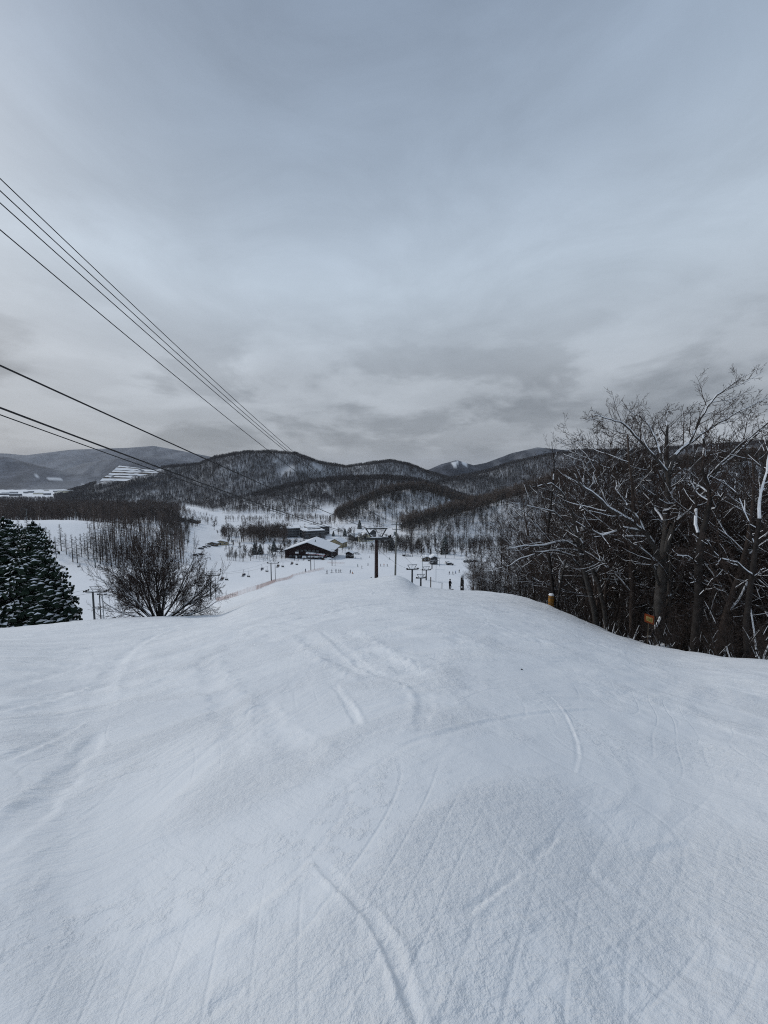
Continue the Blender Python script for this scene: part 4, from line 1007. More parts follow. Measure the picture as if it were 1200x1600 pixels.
def catenary(a, b, sag, n=26):
    a, b = Vector(a), Vector(b); return [a.lerp(b, i / n) - Vector((0, 0, 4 * sag * (i / n) * (1 - i / n))) for i in range(n + 1)]
def cable(name, pts, rad, label, cat='cable', group=None, m='cable'):
    o = MB().tube(pts, [rad] * len(pts), 5, 0, True).build(name, M[m], None, True); return setp(o, label, cat, group)
# chairlift rope: overhead to the left, down over the towers
o_ = Vector((bw / 2, .1, .55)); o2 = Vector((bw / 2 * math.cos(.15), bw / 2 * math.sin(.15), .5))
# the sides of the rope left of the frame (their support stands behind the camera)
up_r = P(0, 570, 9.4); up_l = P(0, 640, 11.0)
def ext(p, q, k): return p + (p - q) * k
pr, pl = A1 + Vector((o2.x, o2.y, .55)), A1 - Vector((o2.x, o2.y, -.55))
def hang(e, tw, sag, over, n=44):   # parabola through e and tw, carried on past e
    out = []
    for i in range(n + 1):
        t = -over + (1 + over) * i / n; out.append(e.lerp(tw, 0).copy() + (tw - e) * t - Vector((0, 0, 4 * sag * t * (1 - t))))
    return out
for nm, tw, pxs, y0, lb, rr in (('haul_cable', pr, (0, 571), 9.4, 'upper thick cable crossing low from the left edge to the nearest lift tower', .024), ('haul_cable', pl, (0, 637), 11.0, 'lower thick cable running from the left edge to the nearest lift tower', .030),
                                ('signal_cable', pl + Vector((.25, 0, -.25)), (0, 648), 11.4, 'thin cable just under the lowest thick cable at the left', .018)):
    cable(nm, hang(P(*pxs, y0), tw, .30 if pxs[1] < 600 else .36, .3), rr, lb)
def tower_side(T_, s): return T_ + Vector((s * bw / 2, s * .29, .55))
for a, b, nm in ((A1, A2, 'nearest and second lift towers'), (A2, A3, 'second and third lift towers'), (A3, A4, 'third and fourth lift towers')):
    for s, sd in ((-1, 'left'), (1, 'right')): cable('haul_cable', catenary(tower_side(a, s), tower_side(b, s), .8, 12), .022, '%s hand cable strung between the %s' % (sd, nm))
# utility pole
up_y = 70.0; ub = hit(617, 900); ub = Vector((float(sx(617.5, 898)) * up_y, up_y, 0)); ub.z = gz(ub.x, ub.y) - .3
ut = P(621, 815, up_y); t = thing('utility_pole', 'tall grey utility pole with snowy insulators on the mound', 'utility pole', ub)
H = ut.z - ub.z; lean = (ut.x - ub.x) * .55
MB().tube([(0, 0, 0), (lean, 0, H)], [.19, .11], 12).build('pole', M['concrete'], t, True)
for zz, w in ((H - .5, 1.9), (H - 1.5, 1.5)):
    arm = MB().box((lean * .97, 0, zz), (w, .10, .10)).build('crossarm', M['steel'], t)
    for k in (-1, -.4, .4, 1):
        MB().lathe((lean * .97 + k * w * .47, 0, zz + .05), [(.03, 0), (.03, .08), (.07, .1), (.07, .15), (.04, .17), (.07, .2), (.05, .26)], 8).build('insulator', M['white'], arm)
    MB().box((lean * .97, 0, zz + .09), (w * .7, .12, .07), 0, 0, .6).build('snow_cap', M['snow'], arm)
MB().lathe((lean - .35, -.2, H - 2.5), [(.16, 0), (.18, .05), (.18, .6), (.1, .68)], 10).build('transformer', M['galv'], t)
MB().bar((lean, 0, H - .5), (lean + 1.1, 0, H - 1.4), .02).build('stay_rod', M['steel'], t)
tp = ub + Vector((lean, 0, 0))
for i, (pxy, y0, arm) in enumerate([((0, 279), 12.5, (-.9, H - .2)), ((0, 298), 12.2, (-.35, H - .2)), ((0, 317), 11.9, (.35, H - .2)), ((0, 359), 11.6, (-.7, H - 1.2))]):
    tw = tp + Vector((arm[0], 0, arm[1]))
    cable('power_line', hang(P(*pxy, y0), tw, (1.43, 1.6, 1.72, 1.53)[i], .22), .018, ['topmost of the four overhead wires in the sky', 'second overhead wire from the top', 'third overhead wire from the top', 'lowest and most sagging of the four overhead wires'][i])
# main chairlift below on the left
tw_specs = [(521, 239, 862, 'short dark lift tower just right of the lodge roof'), (488, 208, 866, 'paired dark lift tower in front of the lodge'), (426.5, 168, 880, 'paired lift tower by the orange fence halfway down'), (332, 129.5, 899, 'paired lift tower beside the broad bare tree'), (150, 89.6, 925, 'lift tower left of the broad bare tree')]
heads = []
for px, y, top, lb in tw_specs:
    x = float(sx(px, top)) * y; zt = -float(tn(top)) * y; zb = gz(x, y) - .3; H = zt - zb; rz = .9 if px < 400 else .35
    t = thing('chairlift_tower', lb, 'lift tower', (x, y, zb), 0)
    MB().tube([(-1.0, .3, 0), (-1.0, .3, H)], [.23, .20], 10).build('post', M['steel'], t)
    MB().tube([(1.0, -.3, 0), (1.0, -.3, H * .94)], [.12, .11], 8).build('post', M['steel'], t)
    MB().box((0, 0, H), (5.0, .25, .22)).build('crossarm', M['steel'], t)
    fr_ = MB()
    for s in (-1, 1): fr_.bar((s * .6, 0, H + .1), (s * 1.4, 0, H + 1.3), .05)
    fr_.bar((-1.5, 0, H + 1.3), (1.5, 0, H + 1.3), .05); fr_.build('lifting_frame', M['steel'], t)
    for s in (-1, 1):
        sh = MB().bar((s * 2.4, -.9, H + .2), (s * 2.4, .9, H + .2), .08).build('sheave_beam', M['steel'], t)
        for k in range(3): MB().tube([(s * 2.4, -.7 + .7 * k, H + .3), (s * 2.4 + .14, -.7 + .7 * k, H + .3)], [.2, .2], 10).build('sheave_wheel', M['rubber'], sh)
    MB().box((0, 0, H + .16), (3.0, .24, .1), 0, 0, .7).build('snow_cap', M['snow'], t)
    heads.append(Vector((x, y, zt + .5)))
heads.append(heads[-1] + (heads[-1] - heads[-2]) * .9 + Vector((0, 0, 2)))
def chair_meshes():
    h, s, b, f = MB(), MB(), MB(), MB()
    h.tube([(0, 0, 0), (0, 0, -.5), (0, .12, -1.5)], [.05] * 3, 6)
    f.tube([(-.62, .3, -2.35), (-.62, .3, -1.5), (.62, .3, -1.5), (.62, .3, -2.35)], [.05] * 4, 6); f.tube([(-.62, .3, -2.3), (-.62, -.25, -2.35)], [.025] * 2, 5); f.tube([(.62, .3, -2.3), (.62, -.25, -2.35)], [.025] * 2, 5)
    s.box((0, 0, -2.35), (1.25, .5, .07)); b.box((0, .3, -1.98), (1.2, .05, .45))
    w = MB().box((0, .05, -2.29), (1.1, .4, .04), 0, 0, .8)
    h.v = [(v[0], v[1], v[2]) for v in h.v]
    return [('hanger', h.mesh('hanger', M['steel'])), ('frame', f.mesh('frame', M['steel'])), ('seat', s.mesh('seat', M['steel'])), ('backrest', b.mesh('backrest', M['steel'])), ('snow_cap', w.mesh('seat_snow', M['snow']))]
CM = chair_meshes(); chair0 = None; RIDERS = []
seg_dir = []
for side, sag in ((-1, 1.2), (1, 1.2)):
    for i in range(len(heads) - 1):
        d = (heads[i + 1] - heads[i]); d.z = 0; d.normalize(); off = Vector((2.4 * side, 0, 0))
        pts = catenary(heads[i] + off, heads[i + 1] + off, sag, 14)
        cable('haul_cable', pts, .022, '%s cable of the valley chairlift, span %s' % ('left' if side < 0 else 'right', ['nearest the lodge', 'before the lodge', 'above the orange fence', 'left of the orange fence', 'beyond the broad tree'][i]))
        Ltot = (heads[i + 1] - heads[i]).length; n = max(1, int(Ltot / 10.5))
        for k in range(n):
            t = (k + (.35 if side < 0 else .7)) / n
            if t > .93: continue
            j = t * 14; a = pts[int(j)].lerp(pts[min(int(j) + 1, 14)], j - int(j)); rz = math.atan2(d.x, -d.y) if side < 0 else math.atan2(-d.x, d.y)
            lb = ('chair carrying riders uphill' if side < 0 else 'empty chair returning downhill') + ' on the valley chairlift'
            gp = 'occupied chairs of the valley chairlift' if side < 0 else 'empty chairs of the valley chairlift'
            if chair0 is None:
                c = thing('lift_chair', lb, 'lift chair', a, rz, gp)
                for nn, me in CM: mobj(nn, me, c)
                chair0 = c
            else: c = dup(chair0, a, rz, 1, lb, gp)
            if side < 0: RIDERS.append((a, rz))
# second, far-left lift
q1 = hit(149, 888); t = thing('chairlift_tower', 'lone lift tower at the foot of the larch plantation', 'lift tower', q1)
Hq = 16 / F * q1.y; MB().tube([(0, 0, -.3), (0, 0, Hq)], [.3, .26], 10).build('post', M['galv'], t); MB().box((0, 0, Hq), (4.5, .3, .25)).build('crossarm', M['steel'], t)
qh = q1 + Vector((0, 0, Hq)); qa, qb = P(70, 884, q1.y * .95), P(225, 882, q1.y * 1.05)
for s in (-1, 1): cable('haul_cable', catenary(qa + Vector((0, 2.2 * s, 0)), qh + Vector((0, 2.2 * s, 0)), 1, 10) + catenary(qh + Vector((0, 2.2 * s, 0)), qb + Vector((0, 2.2 * s, 0)), 1, 10)[1:], .022, '%s cable of the far lift below the larches' % ('near' if s < 0 else 'rear'))
for k, px in enumerate((128, 160, 188)):
    a = qh.lerp(qa if px < 149 else qb, abs(px - 149) / (79 if px < 149 else 76)) + Vector((0, -2.2, -.5))
    dup(chair0, a, 1.5, 1.3, ['empty chair left of the lone lift tower by the larches', 'empty chair just right of the lone lift tower by the larches', 'rightmost empty chair of the lift by the larches'][k], 'empty chairs of the lift by the larches')
# lamp posts and slim poles
def lamp(px, top, y, lb, r_=.09, heads_=2, m='galv'):
    x = float(sx(px, top)) * y; zt = -float(tn(top)) * y; zb = gz(x, y) - .2; t = thing('lamp_post', lb, 'lamp post', (x, y, zb)); H = zt - zb
    MB().tube([(0, 0, 0), (0, 0, H)], [r_, r_ * .7], 8).build('pole', M[m], t); MB().box((0, 0, H), (1.8, .1, .1)).build('bracket', M['steel'], t)
    for k in range(heads_):
        s = (-1, 1)[k]; MB().box((s * .8, -.1, H + .12), (.55, .45, .28), 0, 0, .75).build('floodlight', M['steel'], t)
        MB().box((s * .8, -.1, H + .29), (.5, .4, .06), 0, 0, .7).build('snow_cap', M['snow'], t)
lamp(660, 869, 180, 'tall floodlight pole rising behind the lift towers', .14)
lamp(681.5, 876, 172, 'slim pole right of the third lift tower', .08)
lamp(687, 872, 250, 'floodlight pole left of the snowy parked cars', .14)
lamp(160, 929, 86, 'slim floodlight pole between the lift tower and the broad tree', .09)
lamp(421, 851, 290, 'floodlight pole behind the twin conifers', .15)
lamp(41, 796, 330, 'tall floodlight pole on the snowy knoll, left one', .14)
lamp(118, 801, 330, 'tall floodlight pole on the snowy knoll, right one', .14)
lamp(304, 842, 330, 'floodlight pole left of the parked cars', .15)
lamp(381, 853, 330, 'floodlight pole over the snowy bank behind the conifers', .12)
# orange snow fence along the piste
def fence(pxs, hgt, label, group=None):
    pts = [hit(*p) for p in pxs]; base = pts[0]; t = thing('snow_fence', label, 'fence', base)
    line = []
    for i in range(len(pts) - 1):
        n = max(1, int((pts[i + 1] - pts[i]).length / 2.4))
        for k in range(n): line.append(pts[i].lerp(pts[i + 1], k / n))
    line.append(pts[-1]); loc = []
    for q in line: q = q.copy(); q.z = gz(q.x, q.y); loc.append(q - base)
    net = MB()
    for i in range(len(loc) - 1):
        a, b = loc[i], loc[i + 1]
        for zz in np.linspace(.12, hgt - rnd.uniform(0, .15), 6): net.bar(a + Vector((0, 0, zz)), b + Vector((0, 0, zz - .06)), .022, None, 3)
        for k in range(7):
            q = a.lerp(b, k / 7); net.bar(q + Vector((0, 0, .1)), q + Vector((0, 0, hgt - .1)), .018, None, 3)
    o = net.build('netting', M['net'], t); o['kind'] = 'stuff'
    for q in loc: MB().bar(q - Vector((0, 0, .2)), q + Vector((0, 0, hgt + .15)), .03, None, 5).build('post', M['wood'], t)
fence([(338, 939), (372, 931), (400, 922), (430, 910), (458, 901), (482, 895), (506, 890)], 1.25, 'long pale orange net fence running beside the valley chairlift')
fence([(512, 880), (526, 881), (538, 881)], 1.2, 'short net fence round the lift tower by the lodge')
fence([(597, 899.5), (599, 890), (601, 881)], 1.0, 'short orange net fence behind the nearest lift tower') if False else None
# small gate with snow topped rail by the towers
g0 = Vector((float(sx(673, 910)) * 90, 90, 0)); g0.z = gz(g0.x, g0.y)
t = thing('boarding_gate', 'wooden gate post with a sloping snow topped rail below the brow', 'gate', g0)
zt = -float(tn(903)) * 90 - g0.z
MB().box((0, 0, zt / 2), (.22, .22, zt + .4)).build('post', M['wood'], t); MB().box((2.7, 0, zt / 2 - .8), (.12, .12, zt - 1)).build('post', M['wood'], t)
MB().add([(-.6, 0, zt - .7), (2.9, 0, zt - 1.35), (2.9, .9, zt - 1.35), (-.6, .9, zt - .7), (-.6, 0, zt - .55), (2.9, 0, zt - 1.2), (2.9, .9, zt - 1.2), (-.6, .9, zt - .55)], [(3, 2, 1, 0), (4, 5, 6, 7), (0, 1, 5, 4), (1, 2, 6, 5), (2, 3, 7, 6), (3, 0, 4, 7)]).build('snowy_rail', M['snow'], t)
# snow plastered stump
q = P(722, 914, 96); q.z = gz(q.x, q.y); zt = -float(tn(897)) * 96 - q.z
t = thing('snowy_stump', 'dark trunk stump plastered with snow right of the standing snowboarder', 'stump', q)
MB().lathe((0, 0, -.3), [(.6, 0), (.48, zt * .3), (.42, zt * .7), (.34, zt)], 10, 0, .3).build('trunk', M['bark'], t)
s_ = MB()
for k in range(14):
    a = rnd.uniform(3.4, 6.0); zz = rnd.uniform(.1, .98) * zt; s_.lathe((.36 * math.cos(a), .36 * math.sin(a), zz), [(.03, -.2), (.20, -.08), (.16, .12), (.02, .22)], 6, 0, .3)
s_.lathe((0, 0, zt - .35), [(.42, 0), (.40, .15), (.2, .3)], 10, 0, .2); s_.build('snow_cover', M['snow'], t)

# orange pad on post and small sign on the right
q = Vector((float(sx(861, 948)) * 38.5, 38.5, 0)); q.z = gz(q.x, q.y)
t = thing('padded_post', 'orange padded post capped with snow at the edge of the wood', 'padded post', q)
MB().lathe((0, 0, -.15), [(.24, 0), (.28, .1), (.29, .6), (.28, 1.15), (.22, 1.27)], 16, 0, .05).build('pad', M['orange'], t, True)
for zz in (.35, .85): MB().lathe((0, 0, zz), [(.30, 0), (.30, .06)], 16).build('strap', M['wood'], t)
MB().lathe((0, 0, 1.1), [(.26, 0), (.28, .07), (.2, .17), (.05, .21)], 14, 0, .1).build('snow_cap', M['snow'], t, True)
q = Vector((float(sx(1012, 1004)) * 24.5, 24.5, 0)); q.z = gz(q.x, q.y) - .25; zt = -float(tn(972)) * 24.5 - q.z
t = thing('warning_sign', 'small orange framed sign with yellow centre on a short stake', 'sign', q, -.5)
MB().bar((0, .05, 0), (0, .05, zt + .1), .035).build('stake', M['wood'], t)
pn = MB().prism([(-.25, zt), (.27, zt - .14), (.27, zt + .44), (-.25, zt + .54)], -.015, .015).build('board', M['signred'], t)
MB().prism([(-.17, zt + .10), (.20, zt - .02), (.20, zt + .30), (-.17, zt + .40)], -.024, -.018).build('centre_panel', M['signyel'], pn)
for k in range(3): MB().prism([(-.09 + k * .085, zt + .12 - k * .02), (-.03 + k * .085, zt + .10 - k * .02), (-.03 + k * .085, zt + .25 - k * .02), (-.09 + k * .085, zt + .27 - k * .02)], -.032, -.026).build('printed_mark', M['signolive'], pn)
# dark clods
for px, py, s_, lb in ((815, 1047, .022, 'tiny dark stone lying alone on the smooth snow'), (580, 903, .35, 'dark lump on the snow left of the nearest lift tower')):
    q = hit(px, py); o = MB().lathe((0, 0, 0), [(s_ * .7, -s_ * .5), (s_, 0), (s_ * .7, s_ * .6), (s_ * .2, s_ * .8)], 7, 0, .4).build('stone', M['stone']); o.location = q + Vector((0, 0, s_ * .3)); setp(o, lb, 'stone')
# snow heap at the foot of the largest tree
q = P(1040, 1004, 25.2); q.z = gz(q.x, q.y); o = MB().lathe((0, 0, -.5), [(1.3, 0), (1.1, .35), (.7, .75), (.3, 1.05), (.08, 1.15)], 16, 0, .22).build('snow_heap', M['snow'], None, True); o.location = q; setp(o, 'snow heaped round the foot of the largest bare tree', 'snow heap')

# ------------------------------------------------------------------ buildings
def B(name, label, px, py, y, rz, cat='building', group=None):
    x = float(sx(px, py)) * y; return thing(name, label, cat, (x, y, gz(x, y)), rz, group)
# lodge: long low gable, ridge running away from the camera
t = B('ski_lodge', 'large dark lodge with a broad low snow covered gable roof', 480, 873, 314, -.10, 'lodge'); t.scale = (1.1, 1.1, 1.08)
W, Ln, eh, ah = 19.6, 27.0, 5.6, 12.4
MB().prism([(-W + 1.8, -1.5), (W - 1.8, -1.5), (W - 1.8, eh + .1), (0, ah - .7), (-W + 1.8, eh + .1)], 1.6, Ln - 1).build('wall', M['lodge'], t)
rf = MB().prism([(-W, eh - .5), (0, ah - .25), (W, eh - .5), (W, eh - .1), (0, ah + .15), (-W, eh - .1)][::-1], 0, Ln).build('roof', M['lodgetrim'], t)
MB().prism([(-W + .1, eh - .08), (0, ah + .17), (W - .1, eh - .08), (W - .2, eh + .5), (0, ah + .85), (-W + .2, eh + .5)][::-1], .15, Ln - .1).build('roof_snow', M['snow'], rf)
MB().lathe((4, 9, ah - 1.2), [(.35, 0), (.35, 1.8), (.5, 1.85), (.5, 2.1)], 8).build('chimney', M['galv'], rf)
for k in range(9):
    x = -13.5 + k * 3.4; hgt = 1.6 + max(0, 3.2 - abs(x) * .22)
    w_ = MB().box((x, 1.56, 1.6), (2.6, .12, 1.9)).build('window', M['lodgetrim'], t); MB().box((x, 1.48, 1.6), (2.3, .06, 1.6)).build('pane', M['glass'], w_)
for k in range(6):
    x = -7.5 + k * 3; w_ = MB().box((x, 1.56, 6.2 - abs(x) * .05), (2.3, .12, 1.7)).build('window', M['lodgetrim'], t); MB().box((x, 1.48, 6.2 - abs(x) * .05), (2.0, .06, 1.4)).build('pane', M['glass'], w_)
MB().prism([(-.3, 4.3), (13.5, 3.3), (13.5, 3.8), (-.3, 5.3)], -2.2, 1.5).build('canopy', M['snow'], t)
MB().box((6.5, .2, 1.9), (12, 3, .9), 0, 0, .9).build('canopy', M['snow'], t)
MB().prism([(9.5, 1.9), (13.5, 1.9), (13.5, 3.6), (9.5, 3.9)], .9, 1.45).build('red_board', M['red'], t)
MB().box((5.5, -2.26, 4.05), (9, .06, .5)).build('banner', M['pink'], t)
MB().box((-8.3, 1.2, 4.4), (2.6, .12, 1.3)).build('sign_board', M['white'], t)
MB().box((-8.3, -.2, 1.3), (1.2, .12, 2.0)).build('notice_board', M['white'], t)
MB().box((-2.3, .5, 1.3), (3.2, 2, 1.6), 0, 0, .8).build('entrance_porch', M['snow'], t)
MB().lathe((17, -3, -.6), [(4.2, 0), (3.8, 1.3), (2.4, 2.2), (.6, 2.6)], 14, 0, .15).build('snow_bank', M['snow'], t, True)
MB().box((16, -5.5, .6), (7, .4, 1.6)).build('terrace_wall', M['wood'], t)
# hotel
hy = 455; t = B('hotel', 'long dark flat roofed hotel with banded floors behind the lodge', 507, 842, hy, 0, 'hotel')
def slab(parent, x0, x1, y0, y1, z0, z1, sk=0.0, floors=3, nm='wing'):
    w = MB().box(((x0 + x1) / 2, (y0 + y1) / 2, (z0 + z1) / 2), (x1 - x0, y1 - y0, z1 - z0)).build('wing', M['darkwall'], parent)
    fh = (z1 - z0) / floors
    for f in range(floors):
        z = z0 + fh * (f + .62)
        MB().box(((x0 + x1) / 2, y0 - .06, z), (x1 - x0 - .6, .10, fh * .40)).build('window_band', M['glass'], w)
        MB().box(((x0 + x1) / 2, y0 - .10, z - fh * .40), (x1 - x0 - .2, .16, fh * .24)).build('spandrel', M['greyband'], w)
        MB().box((x0 - .06, (y0 + y1) / 2, z), (.10, y1 - y0 - .6, fh * .40)).build('window_band', M['glass'], w)
        MB().box((x1 + .06, (y0 + y1) / 2, z), (.10, y1 - y0 - .6, fh * .40)).build('window_band', M['glass'], w)
        MB().box((x1 + .10, (y0 + y1) / 2, z - fh * .40), (.16, y1 - y0 - .2, fh * .24)).build('spandrel', M['greyband'], w)
    MB().box(((x0 + x1) / 2, (y0 + y1) / 2, z1 + .2), (x1 - x0 + 1.4, y1 - y0 + 1.4, .4)).build('roof', M['paneltrim'], w)
    MB().box(((x0 + x1) / 2, (y0 + y1) / 2, z1 + .75), (x1 - x0 + 1.2, y1 - y0 + 1.2, .7), 0, 0, .985).build('roof_snow', M['snow'], w)
t.rotation_euler = (0, 0, math.radians(24))
zt = -float(tn(829)) * hy - t.location.z
slab(t, -24, 0, 0, 26, 0, zt); slab(t, -46, -24.5, 24, 42, 1, zt + 1.2, 0, 3); slab(t, -14, 14, 27, 46, .5, zt + 1.0)
for k in range(3): MB().box((-15 + k * 5.4, 12, zt + 1.5), (4.4, 6, .5)).build('solar_panel', M['solar'], t)
def house(px, py, y, rz, w, l, eh, ah, wall, label, name='house', gable_x=True, snowd=.5, wins=3):
    t = B(name, label, px, py, y, rz, 'house')
    MB().prism([(-w / 2, -1), (w / 2, -1), (w / 2, eh), (0, ah), (-w / 2, eh)], .5, l - .5).build('wall', M[wall], t)
    rf = MB().prism([(-w / 2 - .8, eh - .45), (0, ah + .05), (w / 2 + .8, eh - .45), (w / 2 + .8, eh - .2), (0, ah + .3), (-w / 2 - .8, eh - .2)][::-1], -.2, l + .2).build('roof', M['lodgetrim'], t)
    MB().prism([(-w / 2 - .7, eh - .18), (0, ah + .32), (w / 2 + .7, eh - .18), (w / 2 + .6, eh - .18 + snowd), (0, ah + .32 + snowd), (-w / 2 - .6, eh - .18 + snowd)][::-1], -.1, l + .1).build('roof_snow', M['snow'], rf)
    for k in range(wins):
        x = -w / 2 + w * (k + .5) / wins; wd = MB().box((x, .46, eh * .55), (w / wins * .55, .1, 1.3)).build('window', M['white'], t); MB().box((x, .39, eh * .55), (w / wins * .45, .05, 1.05)).build('pane', M['glass'], wd)
        if k < 2: wd = MB().box((w / 2 + .04, l * (.3 + .4 * k), eh * .55), (.1, 1.6, 1.2)).build('window', M['white'], t); MB().box((w / 2 + .11, l * (.3 + .4 * k), eh * .55), (.05, 1.3, 1.0)).build('pane', M['glass'], wd)
    MB().box((0, .44, 1.0), (1.1, .1, 2.0)).build('door', M['lodgetrim'], t)
    return t
house(523, 851, 385, -.35, 15, 14, 4.6, 8.2, 'beige', 'beige gabled house with snowy roof between lodge and hotel')
house(545, 870, 322, -.25, 6, 5, 4.3, 5.4, 'lodgetrim', 'small dark cabin with a snow slab roof right of the lodge', 'cabin', True, .6, 2)
house(548, 838, 440, -.9, 11, 14, 4.2, 7.2, 'darkwall', 'dark house with snowy roof right of the hotel')
house(572, 840, 430, .2, 16, 12, 5.2, 9.0, 'cream', 'cream house with small windows behind the nearest lift tower', 'house', True, .5, 4)
house(583, 836, 455, .9, 13, 13, 7.5, 10.5, 'darkwall', 'tall dark roofed house behind the cream house')
house(464, 851, 372, .1, 8, 8, 3.2, 4.6, 'cream', 'small pale building with thick snow left of the lodge ridge', 'house', True, .8, 2)
house(602, 845, 420, -.4, 10, 10, 3.5, 6.0, 'white', 'low white house right of the cream house')
house(344, 846, 395, .2, 13, 9, 3.2, 4.4, 'beige', 'low beige building beyond the parked cars on the left')
house(331, 849, 380, .1, 9, 6, 2.4, 3.4, 'wood', 'low brown shed left of the beige building')
house(278, 822, 560, .1, 14, 10, 4, 6.5, 'darkwall', 'grey house under the wooded spur at the left')
house(300, 820, 575, -.2, 16, 10, 3.6, 6, 'wood', 'brown house beside the grey one under the wooded spur')
house(679, 884, 262, .1, 4.5, 5, 4.6, 5.6, 'darkwall', 'narrow lift station hut with a tall snow cap', 'lift_hut', True, 1.1, 1)
house(667, 881, 290, .1, 6, 5, 2.4, 3.2, 'wood', 'low hut with thick snow left of the lift station', 'hut', True, .8, 1)
# valley town, far off on the left
tr_ = random.Random(21)
for k in range(16):
    px = tr_.uniform(0, 118); h = hit(px, tr_.uniform(767, 775))
    if h.y > 5000: continue
    w, l, e = tr_.uniform(18, 60), tr_.uniform(14, 24), tr_.uniform(6, 12)
    t = thing('town_building', 'small snow roofed building in the distant valley town', 'building', h, tr_.uniform(-.3, .3), 'buildings of the distant valley town')
    MB().box((0, 0, e / 2), (w, l, e)).build('wall', M[tr_.choice(['greyband', 'cream', 'darkwall'])], t); MB().prism([(-w / 2 - 1, e), (w / 2 + 1, e), (w / 2 - 1, e + 2.5), (-w / 2 + 1, e + 2.5)][::-1], -l / 2 - 1, l / 2 + 1).build('roof_snow', M['snow'], t)
# terraced quarry on the shoulder of the big hill
def quarry():
    qt = thing('terraced_quarry', 'terraced white quarry cut into the shoulder of the large hill', 'quarry', P(200, 740, 1600))
    o0 = qt.location
    L_ = [((155, 752), (196, 752)), ((160, 747.5), (206, 748)), ((167, 743), (212, 744)), ((172, 739), (232, 741)), ((177, 735), (252, 737.5)), ((182, 730.5), (236, 734)), ((186, 727.5), (200, 729))]
    yv = 1430
    for i in range(len(L_) - 1):
        (ax, ay), (bx, by) = L_[i]; (cx, cy), (dx, dy) = L_[i + 1]
        n = 10; rise, tread = MB(), MB(); lo, mid_, hi = [], [], []
        for k in range(n + 1):
            f = k / n; jx = rnd.uniform(-.5, .5)
            p0 = (ax + (bx - ax) * f, ay + (by - ay) * f); p1 = (cx + (dx - cx) * f, cy + (dy - cy) * f)
            lo.append(P(*p0, yv) - o0); fr_m = (.22, .45, .30, .5, .2, .4)[i]; m = (p0[0] * (1 - fr_m) + p1[0] * fr_m, p0[1] * (1 - fr_m) + p1[1] * fr_m + jx * 1.4); mid_.append(P(*m, yv + 6) - o0); hi.append(P(*p1, yv + 22) - o0)
        for k in range(n):
            if rnd.random() < .08: continue
            rise.add([lo[k], lo[k + 1], mid_[k + 1], mid_[k]], [(0, 1, 2, 3)]); tread.add([mid_[k], mid_[k + 1], hi[k + 1], hi[k]], [(0, 1, 2, 3)])
        rise.build('rock_face', M['wood'] if i % 2 else M['stone'], qt); tread.build('snow_bench', M['snow'], qt); yv += 22
quarry()

# ------------------------------------------------------------------ cars
def car_parts(col):
    b, c, s = MB(), MB(), MB()
    b.prism([(-2.1, .35), (2.1, .35), (2.15, .75), (1.9, .95), (1.0, 1.02), (-1.9, 1.0), (-2.15, .8)], -.85, .85)
    c.prism([(-1.75, 1.0), (.95, 1.02), (.45, 1.5), (-1.4, 1.52)], -.75, .75)
    s.prism([(-1.45, 1.53), (.5, 1.51), (.35, 1.75), (-1.3, 1.78)], -.72, .72); s.prism([(1.0, 1.03), (1.95, .96), (1.85, 1.12), (1.05, 1.2)], -.7, .7)
    parts = [('body', b.mesh('car_body', col)), ('windows', c.mesh('car_windows', M['glass'])), ('snow_cap', s.mesh('car_snow', M['snow']))]
    wm = MB().tube([(0, -.1, 0), (0, .1, 0)], [.33, .33], 12).mesh('wheel', M['rubber'])
    return parts, wm
def car(px, py, rz, col, label, group, scale=1.15):
    h = hit(px, py); parts, wm = car_parts(col); t = thing('parked_car', label, 'car', h, rz, group, scale)
    for n, me in parts: mobj(n, me, t)
    for x in (-1.3, 1.3):
        for y in (-.8, .8): w = mobj('wheel', wm, t); w.location = (x, y, .33)
blk, gry, wht = M['darkwall'], M['greyband'], M['white']
for px, py, rz, c, lb in [(314, 858.5, .2, blk, 'black car parked at the front left of the far car park'), (320, 856, .1, blk, 'dark car parked behind the front left car'), (325.5, 855, 0, blk, 'rightmost dark car of the upper row'), (313, 868, .1, blk, 'black car standing alone below the upper row'), (306, 869, .2, blk, 'dark car next to the broad tree crown'),
                          (437, 859.5, 0, gry, 'grey car by the lodge car park bank'), (432, 858, .1, blk, 'dark car left of the grey one by the lodge'), (633, 869.5, .1, blk, 'black car right of the utility pole'), (638, 869.5, .1, wht, 'white car touching the black one by the utility pole'),
                          (700, 881, .3, wht, 'white car buried in snow below the trees'), (703, 883, .2, blk, 'dark car in front of the snow buried one'), (729, 879, -.1, gry, 'grey car at the left of the right hand row'), (735, 878.5, -.1, blk, 'black car in the middle of the right hand row'), (743, 878, -.1, blk, 'dark car at the right end of the right hand row'), (558, 866, 0, wht, 'white car beside the small dark cabin')]:
    car(px, py, rz, c, lb, 'cars parked in the valley')

